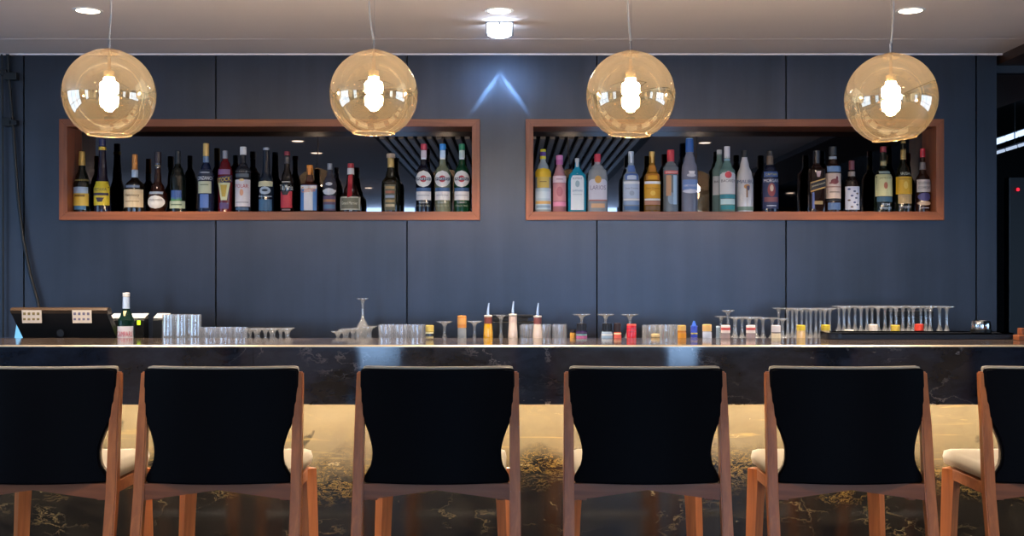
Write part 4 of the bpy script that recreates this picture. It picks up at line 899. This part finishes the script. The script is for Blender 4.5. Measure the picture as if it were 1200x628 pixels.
# jars, pour bottles -------------------------------------------------------------
JY = 5.115
def jar(name, x, ytop, ycap, hw, capc, bodyc, label, trans=0, bands=(), caphw=None, Y=JY, cat='jar', n=2.0, captext=None):
    by_ = yb(Y)
    b = Bot(name, x, Y, by_, LEDGE, [(ycap - .5, hw * .92), (ycap + 2, hw), (by_, hw)], bodyc, label, cat, None, trans, n, seg=20)
    b.ring('lid', ytop, ycap, caphw or hw, capc, part_label=None)
    for y0, y1, c in bands: b.label(y0, y1, hw * .96, c, name='label_band')
    if captext:
        k_ = b.ring('lid_label', captext[0], captext[1], (caphw or hw) + .15, captext[2])
    return b
jar('spice_jar', 503.5, 381, 388.5, 4.8, '#c9b560', '#2a2418', 'small dark jar with pale yellow lid before the orange capped jar', bands=((389, 390.5, '#c9c6a0'), (394, 397, '#a8a078')))
jar('spice_jar', 541.3, 369.8, 384, 5.3, '#d08a42', '#b9c2cc', 'taller clear jar with orange label top before the yellow pour bottle', trans=.5, captext=(372, 380, '#d9a05a'))
def pour(x, ydisc, ytip, body, collar, hw, label):
    Y = JY; by_ = yb(Y)
    b = Bot('pour_bottle', x, Y, by_, LEDGE, [(ydisc + 1, 4), (ydisc + 7, 4.3), (ydisc + 12, hw * .86), (392, hw), (by_, hw)], body, label, 'bottle', None, 0, 2.0, seg=24)
    b.ring('collar', ydisc + 1.5, ydisc + 9, 4.7, collar); b.ring('pourer_disc', ydisc - .8, ydisc + 1.2, 4.8, '#d8d4cc')
    k_ = b.k; bm = bmesh.new(); z0 = b.zz(ydisc - .5); z1 = b.zz(ytip)
    tube(bm, [(0, 0, z0), (-.0005, 0, z0 + (z1 - z0) * .3), (.0035, 0, z1)], [.0062, .0058, .003], 10); tag(link_mesh('pour_spout', bm, pbr('spout_steel', '#c3cfe0', .25, metal=.6), b.root, 60), 'pale metal spout')
    return b
pour(572, 370, 355, '#d9a514', '#7c3f34', 5.6, 'yellow filled pour bottle with pale metal spout')
pour(601, 368.5, 353, '#d9c7bb', '#d3bfb6', 5.6, 'cream pour bottle with pale collar, middle of the three pourers')
pour(630, 370.5, 355, '#dccabc', '#7d4642', 5.6, 'cream pour bottle with red brown collar before the washed tumblers')
# bar caddy
bm = bmesh.new(); cY = 5.47; x0, x1 = PX(577, cY), PX(626, cY); xm = (x0 + x1) / 2
cad = empty('bar_caddy', (xm, cY, LEDGE), 'low black bar caddy behind the cream pour bottles', 'caddy')
h = PZ(369, cY) - LEDGE
box(bm, x0 - xm, x1 - xm, -.03, .05, 0, h - .03, bev=.004); link_mesh('tray_body', bm, M_black, cad)
bm = bmesh.new(); box(bm, x0 - xm + .004, x1 - xm - .03, -.026, .046, h - .03, h - .012, bev=.003); box(bm, x0 - xm + .004, x1 - xm - .004, -.028, .048, h - .012, h, bev=.003); link_mesh('lid', bm, M_black, cad)
# dark box behind the wine glasses
bY2 = 5.52; x0, x1 = PX(1039, bY2), PX(1092, bY2); xm = (x0 + x1) / 2; h = PZ(364, bY2) - LEDGE
bx = empty('storage_box', (xm, bY2, LEDGE), 'black box standing behind the wine glasses at the tray', 'box')
bm = bmesh.new(); box(bm, x0 - xm, x1 - xm, -.02, .025, 0, h - .03, bev=.004); link_mesh('box_body', bm, M_black, bx)
bm = bmesh.new(); box(bm, x0 - xm - .003, x1 - xm + .003, -.022, .027, h - .03, h, bev=.004); link_mesh('lid', bm, M_black, bx)

jar('spice_jar', 681.5, 379, 388, 6.6, '#15141a', '#3a2c58', 'dark lidded jar with pink and blue bands', bands=((389, 391, '#3a2a55'), (391.2, 393, '#7fb6b8'), (393.2, 396.5, '#b8609a'), (396.6, 399, '#8f8fd0')), caphw=5.6)
jar('spice_jar', 671.2, 386.5, 389.5, 3.4, '#2a1c14', '#c98a33', 'slim amber jar beside the pink banded jar', bands=((390, 399, '#d09a42'),), Y=5.13)
jar('spice_jar', 711.3, 379, 389, 6.6, '#14151a', '#9fb6cf', 'dark lidded jar with pale blue band', bands=((391, 393, '#d6d9dd'), (393, 398, '#8fb0d0')), caphw=5.6)
jar('spice_jar', 723.6, 378.5, 389.5, 4.6, '#2a1a16', '#c9564a', 'dark lidded jar with coral red band before the red cup', bands=((390, 391.5, '#d8cfa8'), (391.5, 398, '#d4605a')), caphw=3.9)
b = jar('plastic_cup', 740, 379.6, 381.5, 5.6, '#e8695a', '#d02a3a', 'bright red cup before the clear tumblers', bands=((384, 384.8, '#a81f2e'), (388, 388.8, '#a81f2e')), cat='cup')
jar('spice_jar', 768, 391, 394, 5.2, '#d8c18f', '#c8b080', 'low cream lidded pot in front of the clear tumblers', bands=((395, 396.2, '#3a3020'),))
jar('spice_jar', 799, 381, 387.3, 5, '#c9a55c', '#b06f1e', 'amber jar with gold lid beside the blue bottle', bands=((389.5, 400, '#c98a2c'),))
b = jar('syrup_bottle', 813.3, 381.5, 383, 4, '#2f4fc0', '#2a3fb8', 'small blue bottle with pointed cap between two gold lidded jars', bands=((389.8, 391.2, '#c9bf58'), (395.6, 397, '#b9b058')), cat='bottle')
b.ring('pointed_cap', 376, 381.6, 1.2, '#3f6fd8', hw1=2.8)
jar('spice_jar', 828.5, 380, 388, 5.4, '#cfae70', '#a9b9d6', 'pale blue jar with tan lid beside the blue bottle', trans=.2, bands=((389, 399, '#b9c6de'),))
b = jar('squat_bottle', 841.3, 382, 384, 2.2, '#a9bfd6', '#9cb4cc', 'small rounded pale blue bottle tucked behind the tan lidded jar', trans=.3, Y=5.19)
for x, w_ in ((850.3, 'nearest the small rounded bottle'), (879.8, 'next before the pale jar with grey rings')):
    jar('spice_jar', x, 381, 390, 5.4, '#dcd6d4', '#b9a5aa', 'clear jar with white and red lid, ' + ('beside the small rounded bottle' if x < 860 else 'beside the all white jar'), trans=.45, captext=(383.4, 386.6, '#c2484a'))
jar('spice_jar', 909.3, 381, 389, 5.4, '#d3d0d6', '#cfc4ae', 'all white jar with grey rings before the yellow capped jars', bands=((389, 390.4, '#55525c'), (390.6, 398, '#d6cdb6')))
jar('spice_jar', 938.6, 380.8, 387, 5, '#d6bd36', '#d8bb88', 'peach filled jar with yellow lid, beside the all white jar', caphw=5.1)
jar('spice_jar', 967.5, 380.5, 387, 4.7, '#d6bd36', '#dcc79a', 'cream filled jar with yellow lid, beside the black tray', caphw=5.1)
# behind the tray
for x, y0, c, body, lb in ((995, 386.3, '#d9cfc6', '#4a2a22', 'low white lidded jar at the rounded tray corner'), (1023, 380, '#e2d9d0', '#d8cfc6', 'jar with plain white lid behind the tray'), (1049.2, 380.8, '#d0b648', '#d6c790', 'jar with mustard yellow lid behind the tray'), (1077, 379.6, '#d8432c', '#c83a2a', 'jar with orange red lid behind the tray')):
    jar('spice_jar', x, y0, y0 + 7.5, 5.3, c, body, lb, Y=5.18)
# tray
tY0, tY1 = 4.92, 5.11
tzz = .0275
bm = bmesh.new(); x0, x1 = PX(972, tY0), PX(1190, tY0); rc = .05
pl = []
for cxx, cyy, a0 in ((x1 - .012, tY1 - .012, 0), (x0 + rc, tY1 - rc, 90), (x0 + rc, tY0 + rc, 180), (x1 - .012, tY0 + .012, 270)):
    rr = .012 if cxx > 1.8 else rc
    for q in range(7):
        a = math.radians(a0 + q * 15); pl.append((cxx + rr * math.cos(a), cyy + rr * math.sin(a)))
lo = [bm.verts.new((x, y, CT + .001)) for x, y in pl]; hi = [bm.verts.new((x, y, CT + tzz)) for x, y in pl]
nn = len(pl); bm.faces.new(lo[::-1]); bm.faces.new(hi)
for i in range(nn): bm.faces.new((lo[i], lo[(i + 1) % nn], hi[(i + 1) % nn], hi[i]))
top = [f for f in bm.faces if all(abs(v.co.z - CT - tzz) < 1e-5 for v in f.verts)]
r_ = bmesh.ops.inset_region(bm, faces=top, thickness=.006)
for f in top:
    for v in f.verts: v.co.z -= .006
tag(link_mesh('serving_tray', bm, pbr('tray_black', '#141a26', .45)), 'long black serving tray lying on the counter before the wine glasses', 'tray')
# chrome topped shaker base on the tray
sY = 5.02; 
b = empty('strainer_bowl', (PX(1149.5, sY), sY, CT + tzz - .006 + .001), 'small chrome topped bowl standing on the end of the black tray', 'bowl')
kk = sY / F
bm = bmesh.new(); lathe(bm, [(0, 11.6 * kk), (4.5 * kk, 11.8 * kk), (5 * kk, 11.2 * kk)], 28); tag(link_mesh('base', bm, M_black, b, 40), 'black base')
bm = bmesh.new(); lathe(bm, [(5 * kk, 10.6 * kk), (9 * kk, 11 * kk), (13 * kk, 10.4 * kk), (14.5 * kk, 9.6 * kk), (14 * kk, 9.2 * kk), (8 * kk, 9 * kk)], 28); tag(link_mesh('chrome_bowl', bm, M_chrome, b, 40), 'chrome bowl')
# wooden holder at the frame edge
wY = 4.86; b = empty('wooden_holder', (PX(1201, wY), wY, CT), 'small brown wooden holder at the far end of the counter past the tray', 'holder')
bm = bmesh.new(); box(bm, -.036, .05, -.03, .03, 0, .022, bev=.003); link_mesh('base', bm, M_rail, b)
bm = bmesh.new(); box(bm, -.022, .05, -.022, .022, .022, .05, bev=.003); link_mesh('upright_block', bm, M_rail, b)

# ------------------------------------------------------------------ cables on the wall, side room glints
cb = empty('wall_cable', (PX(12, 5.78), 5.78, PZ(360, 5.78)), 'thick black cable running down the wall corner behind the till', 'cable')
def cpt(px, py, dy=0): return (PX(px, 5.78) - cb.location.x, dy, PZ(py, 5.78) - cb.location.z)
bm = bmesh.new(); tube(bm, [cpt(9, 63.5), cpt(10, 90), cpt(13, 120), cpt(15, 145), cpt(17.5, 180), cpt(21, 230), cpt(27, 280), cpt(35, 320), cpt(44, 352), cpt(50, 385)], .0085, 8); link_mesh('thick_cable', bm, M_black, cb, 60)
bm = bmesh.new(); tube(bm, [cpt(2, 63.5), cpt(2.5, 90), cpt(3, 145), cpt(3.5, 260), cpt(3.5, 395)], .005, 8); link_mesh('thin_cable', bm, M_black, cb, 60)
for (xa, xb, ya, yb2) in ((-4, 9, 82, 88), (5, 21, 85, 94), (3, 15, 138, 148), (12, 21, 141, 147)):
    bm = bmesh.new(); a = cpt(xa, yb2, -.018); c_ = cpt(xb, ya, .018); box(bm, a[0], c_[0], a[1], c_[1], a[2], c_[2], bev=.003); link_mesh('cable_clamp', bm, M_black, cb)
for i, (p0, p1, col, st, rad, lb) in enumerate((((1150, 172), (1235, 143), '#a9c4e8', 1.6, .022, 'upper cool white tube light in the dark side room'), ((1150, 184.5), (1235, 158), '#aebfd8', .8, .011, 'thin lower tube light in the dark side room'))):
    sY = 9.0 - i * .6; a = Vector((PX(p0[0], sY), sY, PZ(p0[1], sY))); c_ = Vector((PX(p1[0], sY), sY, PZ(p1[1], sY))); m_ = (a + c_) / 2
    r = empty('tube_light', m_, lb, 'light')
    bm = bmesh.new(); u = (c_ - a)
    for q in range(6):
        t0, t1 = -.5 + q / 6 + .01, -.5 + (q + 1) / 6 - .012
        tube(bm, [u * t0, u * t1], rad, 10)
    link_mesh('lamp_tube', bm, emis('tube_glow_%d' % i, col, st), r, 60)
    bm = bmesh.new(); tube(bm, [u * -.5 + Vector((0, .05, .012)), u * .5 + Vector((0, .05, .012))], rad * .8, 8); link_mesh('reflector', bm, M_grey, r, 60)
    bm = bmesh.new(); tube(bm, [Vector((0, .05, 0)), Vector((0, .05, 2.69 - m_.z))], .004, 6); link_mesh('hanger', bm, M_black, r)
r = empty('standby_lamp', (PX(1193, 9), 9, PZ(222, 9)), 'tiny red standby lamp on a dark box in the side room', 'light')
bm = bmesh.new(); lathe(bm, [(-.012, .004), (-.008, .011), (.008, .011), (.012, .004)], 12); tag(link_mesh('red_lens', bm, emis('red_led', '#ff2438', 1.3), r, 60), 'red lens')
bm = bmesh.new(); box(bm, -.06, .16, .02, .12, -1.0 - r.location.z + 1.0, .1, bev=.01); link_mesh('equipment_box', bm, M_black, r)

# ------------------------------------------------------------------ camera, world, view
cam = bpy.data.cameras.new('camera'); co = bpy.data.objects.new('camera', cam); C.objects.link(co)
co.location = (0, 0, EYE); co.rotation_euler = (math.pi / 2, 0, 0)
cam.sensor_width = 36; cam.lens = F / 1200 * 36; cam.shift_y = (HY - 314) / 1200; cam.clip_start = .05
sc = bpy.context.scene; sc.camera = co
w = bpy.data.worlds.new('world'); sc.world = w; w.use_nodes = True
w.node_tree.nodes['Background'].inputs[0].default_value = (*lin('#39445a'), 1); w.node_tree.nodes['Background'].inputs[1].default_value = .06
vs = sc.view_settings; vs.view_transform = 'Standard'; vs.look = 'None'; vs.exposure = .55; vs.gamma = 1; vs.use_curve_mapping = False
cy = sc.cycles
cy.sample_clamp_indirect = 4.0; cy.max_bounces = 16; cy.transparent_max_bounces = 40; cy.caustics_reflective = False; cy.caustics_refractive = False
cy.transmission_bounces = 8; cy.glossy_bounces = 6
